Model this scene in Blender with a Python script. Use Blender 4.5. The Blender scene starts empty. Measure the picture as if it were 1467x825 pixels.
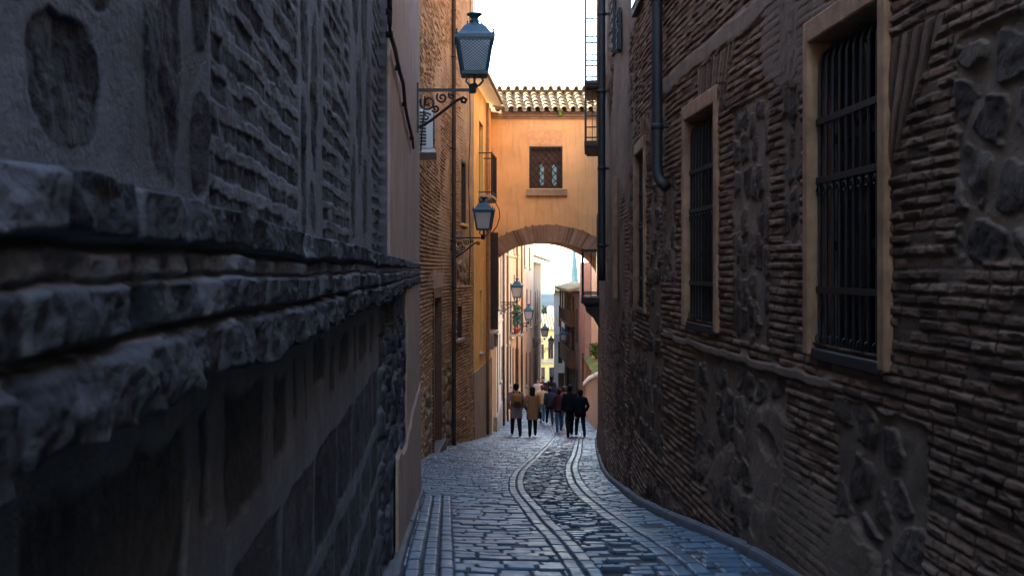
import bpy, bmesh, math, random
import numpy as np
from mathutils import Vector, Matrix

R = math.radians
random.seed(7)
scene = bpy.context.scene
COL = scene.collection
F, VX, VY = 1467.0, 640.0, 387.0


def P(px, py, Y):
    """real place of a photo point that lies Y metres down the street"""
    return Vector(((px - VX) * Y / F, Y, (VY - py) * Y / F))


def ZZ(py, Y):
    return (VY - py) * Y / F


# ------------------------------------------------------------------ tagging
def tag(o, label=None, cat=None, group=None, kind=None):
    if label: o['label'] = label
    if cat: o['category'] = cat
    if group: o['group'] = group
    if kind: o['kind'] = kind
    return o


def thing(name, label, cat, loc=(0, 0, 0), rz=0.0, group=None):
    o = bpy.data.objects.new(name, None)
    COL.objects.link(o)
    o.empty_display_size = 0.3
    o.location = loc
    o.rotation_euler = (0, 0, rz)
    return tag(o, label, cat, group)


def copy_tree(o, parent=None):
    c = o.copy()
    COL.objects.link(c)
    c.parent = parent
    for ch in list(o.children):
        copy_tree(ch, c)
    return c


# ------------------------------------------------------------------ mesh builder
class MB:
    def __init__(s):
        s.v, s.f, s.c = [], [], []
        s.col = None

    def add(s, verts, faces, M=None):
        b = len(s.v)
        if M is not None:
            verts = [M @ Vector(p) for p in verts]
            if M.to_3x3().determinant() < 0:
                faces = [tuple(reversed(f)) for f in faces]
        s.v += [tuple(p) for p in verts]
        s.f += [tuple(b + i for i in f) for f in faces]
        if s.col is not None:
            s.c += [s.col] * len(verts)

    def box(s, x0, x1, y0, y1, z0, z1, M=None):
        v = [(x0, y0, z0), (x1, y0, z0), (x1, y1, z0), (x0, y1, z0), (x0, y0, z1), (x1, y0, z1), (x1, y1, z1), (x0, y1, z1)]
        f = [(3, 2, 1, 0), (4, 5, 6, 7), (0, 1, 5, 4), (1, 2, 6, 5), (2, 3, 7, 6), (3, 0, 4, 7)]
        s.add(v, f, M)

    def quad(s, a, b, c, d, M=None):
        s.add([a, b, c, d], [(0, 1, 2, 3)], M)

    def tube(s, pts, r, n=8, M=None, cap=True, flat=1.0):
        pts = [Vector(p) for p in pts]
        rr = r if isinstance(r, (list, tuple)) else [r] * len(pts)
        vs, fs = [], []
        up = None
        for i, p in enumerate(pts):
            d = (pts[min(i + 1, len(pts) - 1)] - pts[max(i - 1, 0)])
            if d.length < 1e-9: d = Vector((0, 0, 1))
            d.normalize()
            if up is None:
                up = Vector((0, 0, 1)) if abs(d.z) < .9 else Vector((0, 1, 0))
            a = d.cross(up)
            if a.length < 1e-5:
                a = d.cross(Vector((1, 0.1, 0)))
            a.normalize()
            b = a.cross(d).normalized()
            up = b
            for k in range(n):
                t = 2 * math.pi * k / n
                vs.append(p + a * math.cos(t) * rr[i] * flat + b * math.sin(t) * rr[i])
        for i in range(len(pts) - 1):
            for k in range(n):
                k2 = (k + 1) % n
                fs.append((i * n + k, i * n + k2, (i + 1) * n + k2, (i + 1) * n + k))
        if cap:
            fs.append(tuple(range(n - 1, -1, -1)))
            fs.append(tuple((len(pts) - 1) * n + k for k in range(n)))
        s.add(vs, fs, M)

    def loft(s, rings, M=None, cap=True):
        n = len(rings[0])
        vs = [p for r in rings for p in r]
        fs = []
        for i in range(len(rings) - 1):
            for k in range(n):
                k2 = (k + 1) % n
                fs.append((i * n + k, i * n + k2, (i + 1) * n + k2, (i + 1) * n + k))
        if cap:
            fs.append(tuple(range(n - 1, -1, -1)))
            fs.append(tuple((len(rings) - 1) * n + k for k in range(n)))
        s.add(vs, fs, M)

    def lathe(s, prof, n=12, M=None, sx=1.0, sy=1.0, ph=0.0):
        rings = []
        for (r, z) in prof:
            rings.append([(r * sx * math.cos(2 * math.pi * k / n + ph), r * sy * math.sin(2 * math.pi * k / n + ph), z) for k in range(n)])
        s.loft(rings, M)

    def prism(s, poly, z0, z1, M=None):
        n = len(poly)
        vs = [(x, y, z0) for x, y in poly] + [(x, y, z1) for x, y in poly]
        fs = [tuple(range(n - 1, -1, -1)), tuple(range(n, 2 * n))]
        for k in range(n):
            k2 = (k + 1) % n
            fs.append((k, k2, n + k2, n + k))
        s.add(vs, fs, M)

    def build(s, name, m, parent=None, smooth=False, bevel=0.0):
        me = bpy.data.meshes.new(name)
        me.from_pydata(s.v, [], s.f)
        me.materials.append(m)
        if s.c and len(s.c) == len(s.v):
            ca = me.color_attributes.new('m', 'FLOAT_COLOR', 'POINT')
            ca.data.foreach_set('color', np.array(s.c, dtype=np.float32).ravel())
        if smooth:
            me.polygons.foreach_set('use_smooth', [True] * len(me.polygons))
        me.update()
        o = bpy.data.objects.new(name, me)
        COL.objects.link(o)
        if parent is not None:
            o.parent = parent
        if bevel > 0:
            bv = o.modifiers.new('bevel', 'BEVEL')
            bv.width = bevel
            bv.segments = 2
            bv.limit_method = 'ANGLE'
        return o


def grid_mesh(name, X, Y, Z, colr, m, parent=None, hole=None, flip=False, smooth=True):
    """X,Y,Z arrays [rows, cols] -> mesh, faces in the hole mask dropped"""
    nr, nc = X.shape
    me = bpy.data.meshes.new(name)
    co = np.stack([X, Y, Z], -1).reshape(-1, 3).astype(np.float32)
    idx = np.arange(nr * nc).reshape(nr, nc)
    a, b, c, d = idx[:-1, :-1], idx[:-1, 1:], idx[1:, 1:], idx[1:, :-1]
    q = np.stack([a, d, c, b] if flip else [a, b, c, d], -1).reshape(-1, 4)
    if hole is not None:
        q = q[~hole.reshape(-1)]
    nf = len(q)
    me.vertices.add(nr * nc)
    me.vertices.foreach_set('co', co.ravel())
    me.loops.add(nf * 4)
    me.loops.foreach_set('vertex_index', q.ravel().astype(np.int32))
    me.polygons.add(nf)
    me.polygons.foreach_set('loop_start', np.arange(0, nf * 4, 4, dtype=np.int32))
    me.polygons.foreach_set('loop_total', np.full(nf, 4, dtype=np.int32))
    me.update(calc_edges=True)
    me.polygons.foreach_set('use_smooth', np.full(nf, smooth))
    if colr is not None:
        ca = me.color_attributes.new('m', 'FLOAT_COLOR', 'POINT')
        ca.data.foreach_set('color', colr.reshape(-1, 4).astype(np.float32).ravel())
    me.materials.append(m)
    me.validate()
    o = bpy.data.objects.new(name, me)
    COL.objects.link(o)
    if parent is not None:
        o.parent = parent
    return o


# ------------------------------------------------------------------ noise / masonry patterns
def hsh(a, b=0.0, s=0.0):
    x = np.sin(a * 127.1 + b * 311.7 + s * 74.7 + 0.37) * 43758.5453
    return x - np.floor(x)


def vn(x, y, s=0.0):
    xi, yi = np.floor(x), np.floor(y)
    fx, fy = x - xi, y - yi
    fx = fx * fx * (3 - 2 * fx)
    fy = fy * fy * (3 - 2 * fy)
    a, b = hsh(xi, yi, s), hsh(xi + 1, yi, s)
    c, d = hsh(xi, yi + 1, s), hsh(xi + 1, yi + 1, s)
    return (a + (b - a) * fx) * (1 - fy) + (c + (d - c) * fx) * fy - 0.5


def fbm(x, y, s=0.0, o=4):
    r, amp = 0.0, 1.0
    for i in range(o):
        r = r + amp * vn(x * 2 ** i, y * 2 ** i, s + i * 3.1)
        amp *= .5
    return r


def sst(a, b, x):
    t = np.clip((x - a) / (b - a), 0, 1)
    return t * t * (3 - 2 * t)


def brick(u, v, ch, L, mort, seed, warp=.012, jw=.36, rowm=.0):
    v2 = v + warp * fbm(u * 1.3, v * .9, seed, 3) + .25 * warp * vn(u * 11, v * 6, seed + 5)
    row = np.floor(v2 / ch)
    fv = (v2 / ch - row) * ch
    Lr = L * (.8 + .4 * hsh(row, 3.0, seed))
    uu = u + hsh(row, 1.0, seed) * L * 3 + .01 * vn(u * 7, v * 19, seed + 8)
    colm = np.floor(uu / Lr)
    fu = (uu / Lr - colm) * Lr
    rnd = hsh(row, colm, seed)
    r2 = hsh(row + 17, colm + 5, seed)
    jit = (r2 - .5) * mort * .7
    tilt = (hsh(row + 9, colm + 2, seed) - .5) * .028 * (fu - Lr / 2)
    dv = np.minimum(fv + tilt, ch - fv - tilt) - mort * .5 - jit * .5
    du = np.minimum(fu, Lr - fu) - mort * jw
    d = np.minimum(dv, du) + .006 * fbm(u * 33, v * 33, seed + 2, 2)
    m = sst(-.002, .0045, d)
    miss = (hsh(row + 3, colm + 41, seed) < .06)
    m = np.where(miss, m * .15, m)
    h = m * (.35 + 1.3 * r2)
    return m, h, rnd


def rubble(u, v, cw, chh, seed, t0=.16, t1=.30, keep=.9):
    wu = u + .18 * cw * fbm(u * 2.2 / cw, v * 2.2 / chh, seed, 3)
    wv = v + .18 * chh * fbm(u * 2.2 / cw + 9, v * 2.2 / chh, seed + 4, 3)
    x, y = wu / cw, wv / chh
    xi, yi = np.floor(x), np.floor(y)
    f1 = np.full(np.shape(x), 9.0)
    f2 = f1.copy()
    rid = np.zeros(np.shape(x))
    for i in (-1, 0, 1):
        for j in (-1, 0, 1):
            cx, cy = xi + i, yi + j
            px = cx + .5 + .75 * (hsh(cx, cy, seed) - .5)
            py = cy + .5 + .75 * (hsh(cx, cy, seed + 9) - .5)
            d = np.sqrt((x - px) ** 2 + (y - py) ** 2)
            nr = d < f1
            f2 = np.where(nr, f1, np.minimum(f2, d))
            rid = np.where(nr, hsh(cx, cy, seed + 21), rid)
            f1 = np.where(nr, d, f1)
    e = f2 - f1 + .06 * fbm(u * 30, v * 30, seed + 3, 2)
    m = sst(t0, t1, e) * (rid < keep) * sst(.75, .55, f1)
    h = m * (.6 + .6 * hsh(rid * 91, 2.0, seed)) * np.sqrt(np.clip(1.15 - f1 * f1 * 1.8, .15, 1))
    return m, h, rid


def inr(x, a, b, w=.02):
    return sst(a - w, a + w, x) * (1 - sst(b - w, b + w, x))


# ------------------------------------------------------------------ materials
def nt(name):
    m = bpy.data.materials.new(name)
    m.use_nodes = True
    t = m.node_tree
    b = t.nodes['Principled BSDF']
    return m, t, b


def N(t, typ, **kw):
    n = t.nodes.new(typ)
    for k, v in kw.items():
        if k in n.inputs.keys():
            n.inputs[k].default_value = v
        else:
            setattr(n, k, v)
    return n


def noise(t, coord, scale, detail=4.0, rough=.6):
    n = N(t, 'ShaderNodeTexNoise', Scale=scale, Detail=detail, Roughness=rough)
    t.links.new(coord, n.inputs['Vector'])
    return n.outputs['Fac']


def ramp(t, fac, lo, hi):
    n = N(t, 'ShaderNodeMapRange')
    n.inputs['From Min'].default_value = lo
    n.inputs['From Max'].default_value = hi
    t.links.new(fac, n.inputs['Value'])
    return n.outputs['Result']


def mixc(t, fac, a, b, blend='MIX'):
    n = t.nodes.new('ShaderNodeMix')
    n.data_type = 'RGBA'
    n.blend_type = blend
    for sock, val in ((n.inputs[0], fac), (n.inputs[6], a), (n.inputs[7], b)):
        if isinstance(val, (int, float)):
            sock.default_value = val
        elif isinstance(val, tuple):
            sock.default_value = (val[0], val[1], val[2], 1)
        else:
            t.links.new(val, sock)
    return n.outputs[2]


def scl(c, k):
    return tuple(min(1, x * k) for x in c)


def mat(name, col, rough=.8, var=.22, scale=5.0, bump=.25, bscale=45.0, spec=.3, metal=0.0, stain=.0, bdist=.01, streak=0.0):
    m, t, b = nt(name)
    co = N(t, 'ShaderNodeTexCoord').outputs['Object']
    n1 = ramp(t, noise(t, co, scale, 6), .3, .7)
    c = mixc(t, n1, scl(col, 1 - var), scl(col, 1 + var))
    if stain > 0:
        n2 = ramp(t, noise(t, co, scale * .22, 5, .65), .52, .7)
        c = mixc(t, N_mul(t, n2, stain), c, scl(col, .45))
    if streak > 0:
        mp = N(t, 'ShaderNodeMapping')
        mp.inputs['Scale'].default_value = (5, 5, .35)
        t.links.new(co, mp.inputs['Vector'])
        n3 = ramp(t, noise(t, mp.outputs[0], 2.0, 5, .7), .52, .72)
        c = mixc(t, N_mul(t, n3, streak), c, scl(col, .5))
    t.links.new(c, b.inputs['Base Color'])
    b.inputs['Roughness'].default_value = rough
    b.inputs['Specular IOR Level'].default_value = spec
    b.inputs['Metallic'].default_value = metal
    if bump > 0:
        bp = N(t, 'ShaderNodeBump', Strength=bump, Distance=bdist)
        t.links.new(noise(t, co, bscale, 5, .65), bp.inputs['Height'])
        t.links.new(bp.outputs[0], b.inputs['Normal'])
    return m


def N_mul(t, a, k):
    n = N(t, 'ShaderNodeMath', operation='MULTIPLY')
    t.links.new(a, n.inputs[0])
    if isinstance(k, (int, float)):
        n.inputs[1].default_value = k
    else:
        t.links.new(k, n.inputs[1])
    return n.outputs[0]


def wallmat(name, mortar, bA, bB, sA, sB, rough=.85, bump=.55):
    """attribute m: R brick, G stone, B unit random, A low where crevice shade is painted into joint mortar"""
    m, t, b = nt(name)
    co = N(t, 'ShaderNodeTexCoord').outputs['Object']
    at = N(t, 'ShaderNodeAttribute')
    at.attribute_name = 'm'
    sp = N(t, 'ShaderNodeSeparateColor')
    t.links.new(at.outputs['Color'], sp.inputs[0])
    n1 = ramp(t, noise(t, co, 9, 6), .3, .7)
    n2 = ramp(t, noise(t, co, 1.1, 5, .6), .35, .68)
    n4 = ramp(t, noise(t, co, 60, 4, .7), .3, .7)
    n5 = ramp(t, noise(t, co, 3.2, 7, .7), .36, .66)
    mo = mixc(t, n1, scl(mortar, .70), scl(mortar, 1.20))
    mo = mixc(t, n5, scl(mortar, .62), mo)
    mo = mixc(t, at.outputs['Alpha'], mixc(t, 1.0, mo, (.42, .38, .36), 'MULTIPLY'), mo)  # low alpha darkens the joint mortar in place of crevice shade
    br = mixc(t, sp.outputs[2], bA, bB)
    pale = N(t, 'ShaderNodeMath', operation='GREATER_THAN')
    t.links.new(sp.outputs[2], pale.inputs[0])
    pale.inputs[1].default_value = .86
    br = mixc(t, N_mul(t, pale.outputs[0], .55), br, scl(mortar, 1.05))
    drk = N(t, 'ShaderNodeMath', operation='LESS_THAN')
    t.links.new(sp.outputs[2], drk.inputs[0])
    drk.inputs[1].default_value = .12
    br = mixc(t, N_mul(t, drk.outputs[0], .6), br, scl(bA, .45))
    br = mixc(t, N_mul(t, n1, .45), br, scl(bA, .55))
    st = mixc(t, sp.outputs[2], sA, sB)
    st = mixc(t, N_mul(t, n4, .6), st, scl(sA, .6))
    c = mixc(t, sp.outputs[0], mo, br)
    c = mixc(t, sp.outputs[1], c, st)
    c = mixc(t, N_mul(t, n2, .75), c, (.52, .49, .47), 'MULTIPLY')
    c = mixc(t, N_mul(t, n4, .5), c, (.72, .70, .68), 'MULTIPLY')
    t.links.new(c, b.inputs['Base Color'])
    b.inputs['Roughness'].default_value = rough
    b.inputs['Specular IOR Level'].default_value = .25
    bp = N(t, 'ShaderNodeBump', Strength=bump, Distance=.012)
    ad = N(t, 'ShaderNodeMath', operation='ADD')
    t.links.new(noise(t, co, 38, 6, .7), ad.inputs[0])
    t.links.new(N_mul(t, noise(t, co, 140, 3, .6), .4), ad.inputs[1])
    t.links.new(ad.outputs[0], bp.inputs['Height'])
    t.links.new(bp.outputs[0], b.inputs['Normal'])
    return m


def glassmat(name, col, rough=.12, spec=.5):
    m, t, b = nt(name)
    co = N(t, 'ShaderNodeTexCoord').outputs['Object']
    c = mixc(t, noise(t, co, 3, 3), scl(col, .7), scl(col, 1.3))
    t.links.new(c, b.inputs['Base Color'])
    b.inputs['Roughness'].default_value = rough
    b.inputs['Specular IOR Level'].default_value = spec
    return m


M = {}
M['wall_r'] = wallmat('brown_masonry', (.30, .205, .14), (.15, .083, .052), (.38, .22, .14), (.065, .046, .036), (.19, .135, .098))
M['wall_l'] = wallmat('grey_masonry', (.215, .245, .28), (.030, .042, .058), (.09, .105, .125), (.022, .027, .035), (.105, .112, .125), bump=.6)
M['wall_m'] = wallmat('tan_masonry', (.62, .44, .26), (.40, .23, .115), (.64, .41, .22), (.25, .18, .12), (.45, .33, .22))
M['plaster_g'] = mat('grey_plaster', (.40, .28, .205), .85, .2, 3, .2, 60, stain=.4, streak=.3)
M['ochre_trim'] = mat('ochre_plaster_trim', (.34, .185, .10), .85, .35, 8, .4, 60, stain=.7, streak=.7)
M['iron'] = mat('black_iron', (.012, .012, .014), .5, .3, 20, .15, 80, .5)
M['lamp_iron'] = mat('blue_black_lamp_iron', (.013, .065, .10), .42, .3, 14, .1, 60, .5)
M['lead'] = mat('dark_downpipe', (.016, .016, .018), .6, .3, 10, .1, 40, .5)
M['dark_glass'] = glassmat('dark_window_glass', (.012, .013, .016), .15)
M['inside'] = mat('unlit_room', (.015, .014, .014), .9, .2, 4, 0)
M['frost'] = glassmat('frosted_lamp_glass', (.42, .56, .72), .35)
M['frost_far'] = glassmat('milky_lamp_glass', (.55, .58, .62), .3)
M['orange'] = mat('orange_plaster', (.86, .48, .195), .9, .15, .9, .25, 50, .2, stain=.45, streak=.55)
M['arch_brick'] = wallmat('arch_brick', (.58, .40, .25), (.40, .22, .12), (.60, .36, .20), (.2, .15, .1), (.3, .22, .15), bump=.4)
M['yellow'] = mat('yellow_plaster', (.86, .52, .16), .9, .12, 2, .2, 40, .2, stain=.3, streak=.35)
M['peach'] = mat('peach_plaster', (.62, .43, .27), .9, .1, 2, .15, 40, .2, stain=.25, streak=.3)
M['cream'] = mat('cream_plaster', (.70, .50, .34), .9, .1, 2, .15, 40, .2, stain=.25, streak=.3)
M['white'] = mat('white_plaster', (.80, .78, .74), .9, .06, 2, .1, 40, .2, streak=.15)
M['pale_grey'] = mat('pale_grey_plaster', (.50, .46, .45), .9, .1, 2, .1, 40, .2, stain=.3)
M['lemon'] = mat('lemon_plaster', (.55, .40, .15), .9, .08, 2, .1, 40, .2, streak=.2)
M['redbrown'] = mat('redbrown_plaster', (.38, .22, .17), .9, .15, 2, .2, 40, .2, stain=.3)
M['mauve'] = mat('dull_mauve_plaster', (.20, .15, .15), .9, .15, 2, .2, 40, .2, stain=.3)
M['pinkwall'] = mat('pink_plaster', (.52, .38, .31), .9, .1, 2, .2, 40, .2, stain=.25)
M['wood'] = mat('brown_wood', (.13, .065, .035), .6, .3, 9, .2, 40, .35)
M['wood_d'] = mat('dark_wood', (.05, .03, .022), .6, .3, 9, .2, 40, .35)
M['wood_o'] = mat('orange_brown_wood', (.30, .14, .06), .6, .3, 9, .2, 40, .35)
M['kerb'] = mat('kerb_stone', (.085, .09, .10), .75, .25, 6, .5, 30, .35, stain=.4)
M['ashlar'] = mat('ashlar', (.36, .29, .23), .85, .18, 5, .3, 40, .25, stain=.4)
M['acwhite'] = mat('cream_metal', (.62, .60, .56), .5, .06, 6, .0, 30, .4, stain=.15)
M['acdark'] = mat('dark_plastic', (.03, .03, .032), .5, .2, 6, .0, 30, .4)
M['cable'] = mat('black_cable', (.02, .018, .018), .6, .2, 10, 0, 40, .3)
M['tile_flat'] = mat('old_roof_tile', (.36, .22, .14), .85, .3, 6, .4, 30, .2, stain=.4)


def tilemat():
    m, t, b = nt('clay_roof_tile')
    co = N(t, 'ShaderNodeTexCoord').outputs['Object']
    at = N(t, 'ShaderNodeAttribute')
    at.attribute_name = 'm'
    sp = N(t, 'ShaderNodeSeparateColor')
    t.links.new(at.outputs['Color'], sp.inputs[0])
    c = mixc(t, sp.outputs[0], (.22, .12, .06), (.36, .26, .13))
    n1 = ramp(t, noise(t, co, 7, 6, .7), .45, .62)
    c = mixc(t, N_mul(t, n1, .75), c, (.32, .26, .09))
    n2 = ramp(t, noise(t, co, 16, 5, .7), .55, .72)
    c = mixc(t, N_mul(t, n2, .6), c, (.10, .08, .06))
    t.links.new(c, b.inputs['Base Color'])
    b.inputs['Roughness'].default_value = .9
    bp = N(t, 'ShaderNodeBump', Strength=.4, Distance=.01)
    t.links.new(noise(t, co, 40, 5), bp.inputs['Height'])
    t.links.new(bp.outputs[0], b.inputs['Normal'])
    return m


M['tile'] = tilemat()


def streetmat():
    m, t, b = nt('worn_granite_setts')
    co = N(t, 'ShaderNodeTexCoord').outputs['Object']
    at = N(t, 'ShaderNodeAttribute')
    at.attribute_name = 'm'
    sp = N(t, 'ShaderNodeSeparateColor')
    t.links.new(at.outputs['Color'], sp.inputs[0])
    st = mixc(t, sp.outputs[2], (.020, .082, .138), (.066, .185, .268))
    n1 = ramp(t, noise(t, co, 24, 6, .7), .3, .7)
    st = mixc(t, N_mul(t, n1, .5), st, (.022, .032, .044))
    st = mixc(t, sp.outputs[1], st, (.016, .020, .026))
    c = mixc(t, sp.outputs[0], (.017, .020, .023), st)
    n2 = ramp(t, noise(t, co, .9, 5, .6), .4, .65)
    c = mixc(t, N_mul(t, n2, .75), c, (.50, .47, .44), 'MULTIPLY')
    n3 = ramp(t, noise(t, co, 3.3, 6, .7), .5, .7)
    c = mixc(t, N_mul(t, n3, .5), c, (.045, .042, .038))
    t.links.new(c, b.inputs['Base Color'])
    rn = ramp(t, noise(t, co, 5, 5, .6), .3, .7)
    mr = N(t, 'ShaderNodeMapRange')
    mr.inputs['To Min'].default_value = .28
    mr.inputs['To Max'].default_value = .58
    t.links.new(rn, mr.inputs['Value'])
    rm = N(t, 'ShaderNodeMix')
    t.links.new(sp.outputs[0], rm.inputs[0])
    rm.inputs[2].default_value = .8
    t.links.new(mr.outputs[0], rm.inputs[3])
    t.links.new(rm.outputs[0], b.inputs['Roughness'])
    b.inputs['Specular IOR Level'].default_value = .4
    bp = N(t, 'ShaderNodeBump', Strength=.35, Distance=.008)
    t.links.new(noise(t, co, 50, 5, .65), bp.inputs['Height'])
    t.links.new(bp.outputs[0], b.inputs['Normal'])
    return m


M['street'] = streetmat()


# ------------------------------------------------------------------ curves of the alley
def smooth_curve(pts):
    """monotone cubic X(Y)"""
    ys = np.array([p[1] for p in pts], float)
    xs = np.array([p[0] for p in pts], float)
    d = np.diff(xs) / np.diff(ys)
    mm = np.concatenate([[d[0]], (d[:-1] + d[1:]) / 2, [d[-1]]])
    for i in range(1, len(mm) - 1):
        if d[i - 1] * d[i] <= 0: mm[i] = 0

    def f(y):
        y = np.asarray(y, float)
        i = np.clip(np.searchsorted(ys, y) - 1, 0, len(ys) - 2)
        h = ys[i + 1] - ys[i]
        t = np.clip((y - ys[i]) / h, 0, 1)
        a, b = xs[i], xs[i + 1]
        h00, h10 = 2 * t ** 3 - 3 * t ** 2 + 1, t ** 3 - 2 * t ** 2 + t
        h01, h11 = -2 * t ** 3 + 3 * t ** 2, t ** 3 - t ** 2
        r = h00 * a + h10 * h * mm[i] + h01 * b + h11 * h * mm[i + 1]
        return r + np.where(y > ys[-1], (y - ys[-1]) * mm[-1], 0) + np.where(y < ys[0], (y - ys[0]) * mm[0], 0)
    return f


XR = smooth_curve([(1.9, -12), (1.9, 8.0), (1.93, 9.8), (2.05, 11.5), (2.26, 14), (2.90, 19), (3.72, 25), (4.3, 29), (4.95, 33.2)])
XM = smooth_curve([(-.52, 11.2), (-.52, 14), (-.46, 18), (-.18, 22), (.17, 25), (.72, 28), (1.42, 33.2)])
XL2 = smooth_curve([(1.42, 33.2), (1.6, 36), (2.0, 39.5), (3.24, 50), (4.5, 59), (5.6, 66), (7.2, 78), (8.4, 95)])
GZ = smooth_curve([(-1.42, -12), (-1.45, 0), (-1.55, 3), (-1.70, 5.7), (-2.13, 8.8), (-2.58, 12), (-3.66, 20), (-4.9, 29.5), (-5.37, 33), (-5.96, 38), (-7.1, 50), (-8.75, 70), (-10.4, 96)])


def XLft(y):
    y = np.asarray(y, float)
    return np.where(y < 11.26, -.33, np.where(y < 33.2, XM(y), XL2(y)))


def wframe(fx, Y, side):
    """frame on a wall: x down the street, y out into the street, z up"""
    e = .05
    dx = float(fx(Y + e) - fx(Y - e)) / (2 * e)
    t = Vector((dx, 1, 0)).normalized()
    n = Vector((t.y, -t.x, 0)) if side < 0 else Vector((-t.y, t.x, 0))
    p = Vector((float(fx(Y)), Y, 0))
    return Matrix(((t.x, n.x, 0, p.x), (t.y, n.y, 0, p.y), (0, 0, 1, 0), (0, 0, 0, 1)))


def frame2(p0, p1, out):
    """frame from p0 towards p1 (2-D), y axis on the side of the point out"""
    p0, p1, out = Vector((p0[0], p0[1], 0)), Vector((p1[0], p1[1], 0)), Vector((out[0], out[1], 0))
    t = (p1 - p0)
    L = t.length
    t.normalize()
    n = Vector((t.y, -t.x, 0))
    if (out - p0).dot(n) < 0: n = -n
    return Matrix(((t.x, n.x, 0, p0.x), (t.y, n.y, 0, p0.y), (0, 0, 1, 0), (0, 0, 0, 1))), L


def relief(name, fx, side, ys, zs, fn, m, parent=None, holes=()):
    xs = fx(ys)
    dx = np.gradient(xs, ys)
    n = np.sqrt(1 + dx * dx)
    nx, ny = (1 / n, -dx / n) if side < 0 else (-1 / n, dx / n)
    Yg, Zg = np.meshgrid(ys, zs)
    h, col = fn(Yg, Zg)
    X = xs[None, :] + nx[None, :] * h
    Y = Yg + ny[None, :] * h
    hole = None
    if holes:
        yc = (ys[:-1] + ys[1:]) / 2
        zc = (zs[:-1] + zs[1:]) / 2
        yg, zg = np.meshgrid(yc, zc)
        hole = np.zeros(yg.shape, bool)
        for (a, b, c, d) in holes:
            hole |= (yg > a) & (yg < b) & (zg > c) & (zg < d)
    return grid_mesh(name, X, Y, Zg, col, m, parent, hole, flip=(side > 0))


def spaced(a, b, f):
    """points from a to b with local spacing f(y)"""
    o = [a]
    while o[-1] < b:
        o.append(o[-1] + f(o[-1]))
    o[-1] = b
    return np.array(o)
# ================================================================== RIGHT NEAR BUILDING
RB = thing('brick_house', 'long dark brick and rubble house with three tall barred windows', 'house', (1.9, 6, float(GZ(6))))
RB.name = 'brick_house'


def child(o, parent):
    """parent while keeping the world place of meshes built in world coordinates"""
    o.parent = parent
    o.matrix_parent_inverse = Matrix.Translation(-Vector(parent.location))
    return o


WINR = [(4.38, 5.365), (7.12, 8.14), (9.85, 10.68)]


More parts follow.
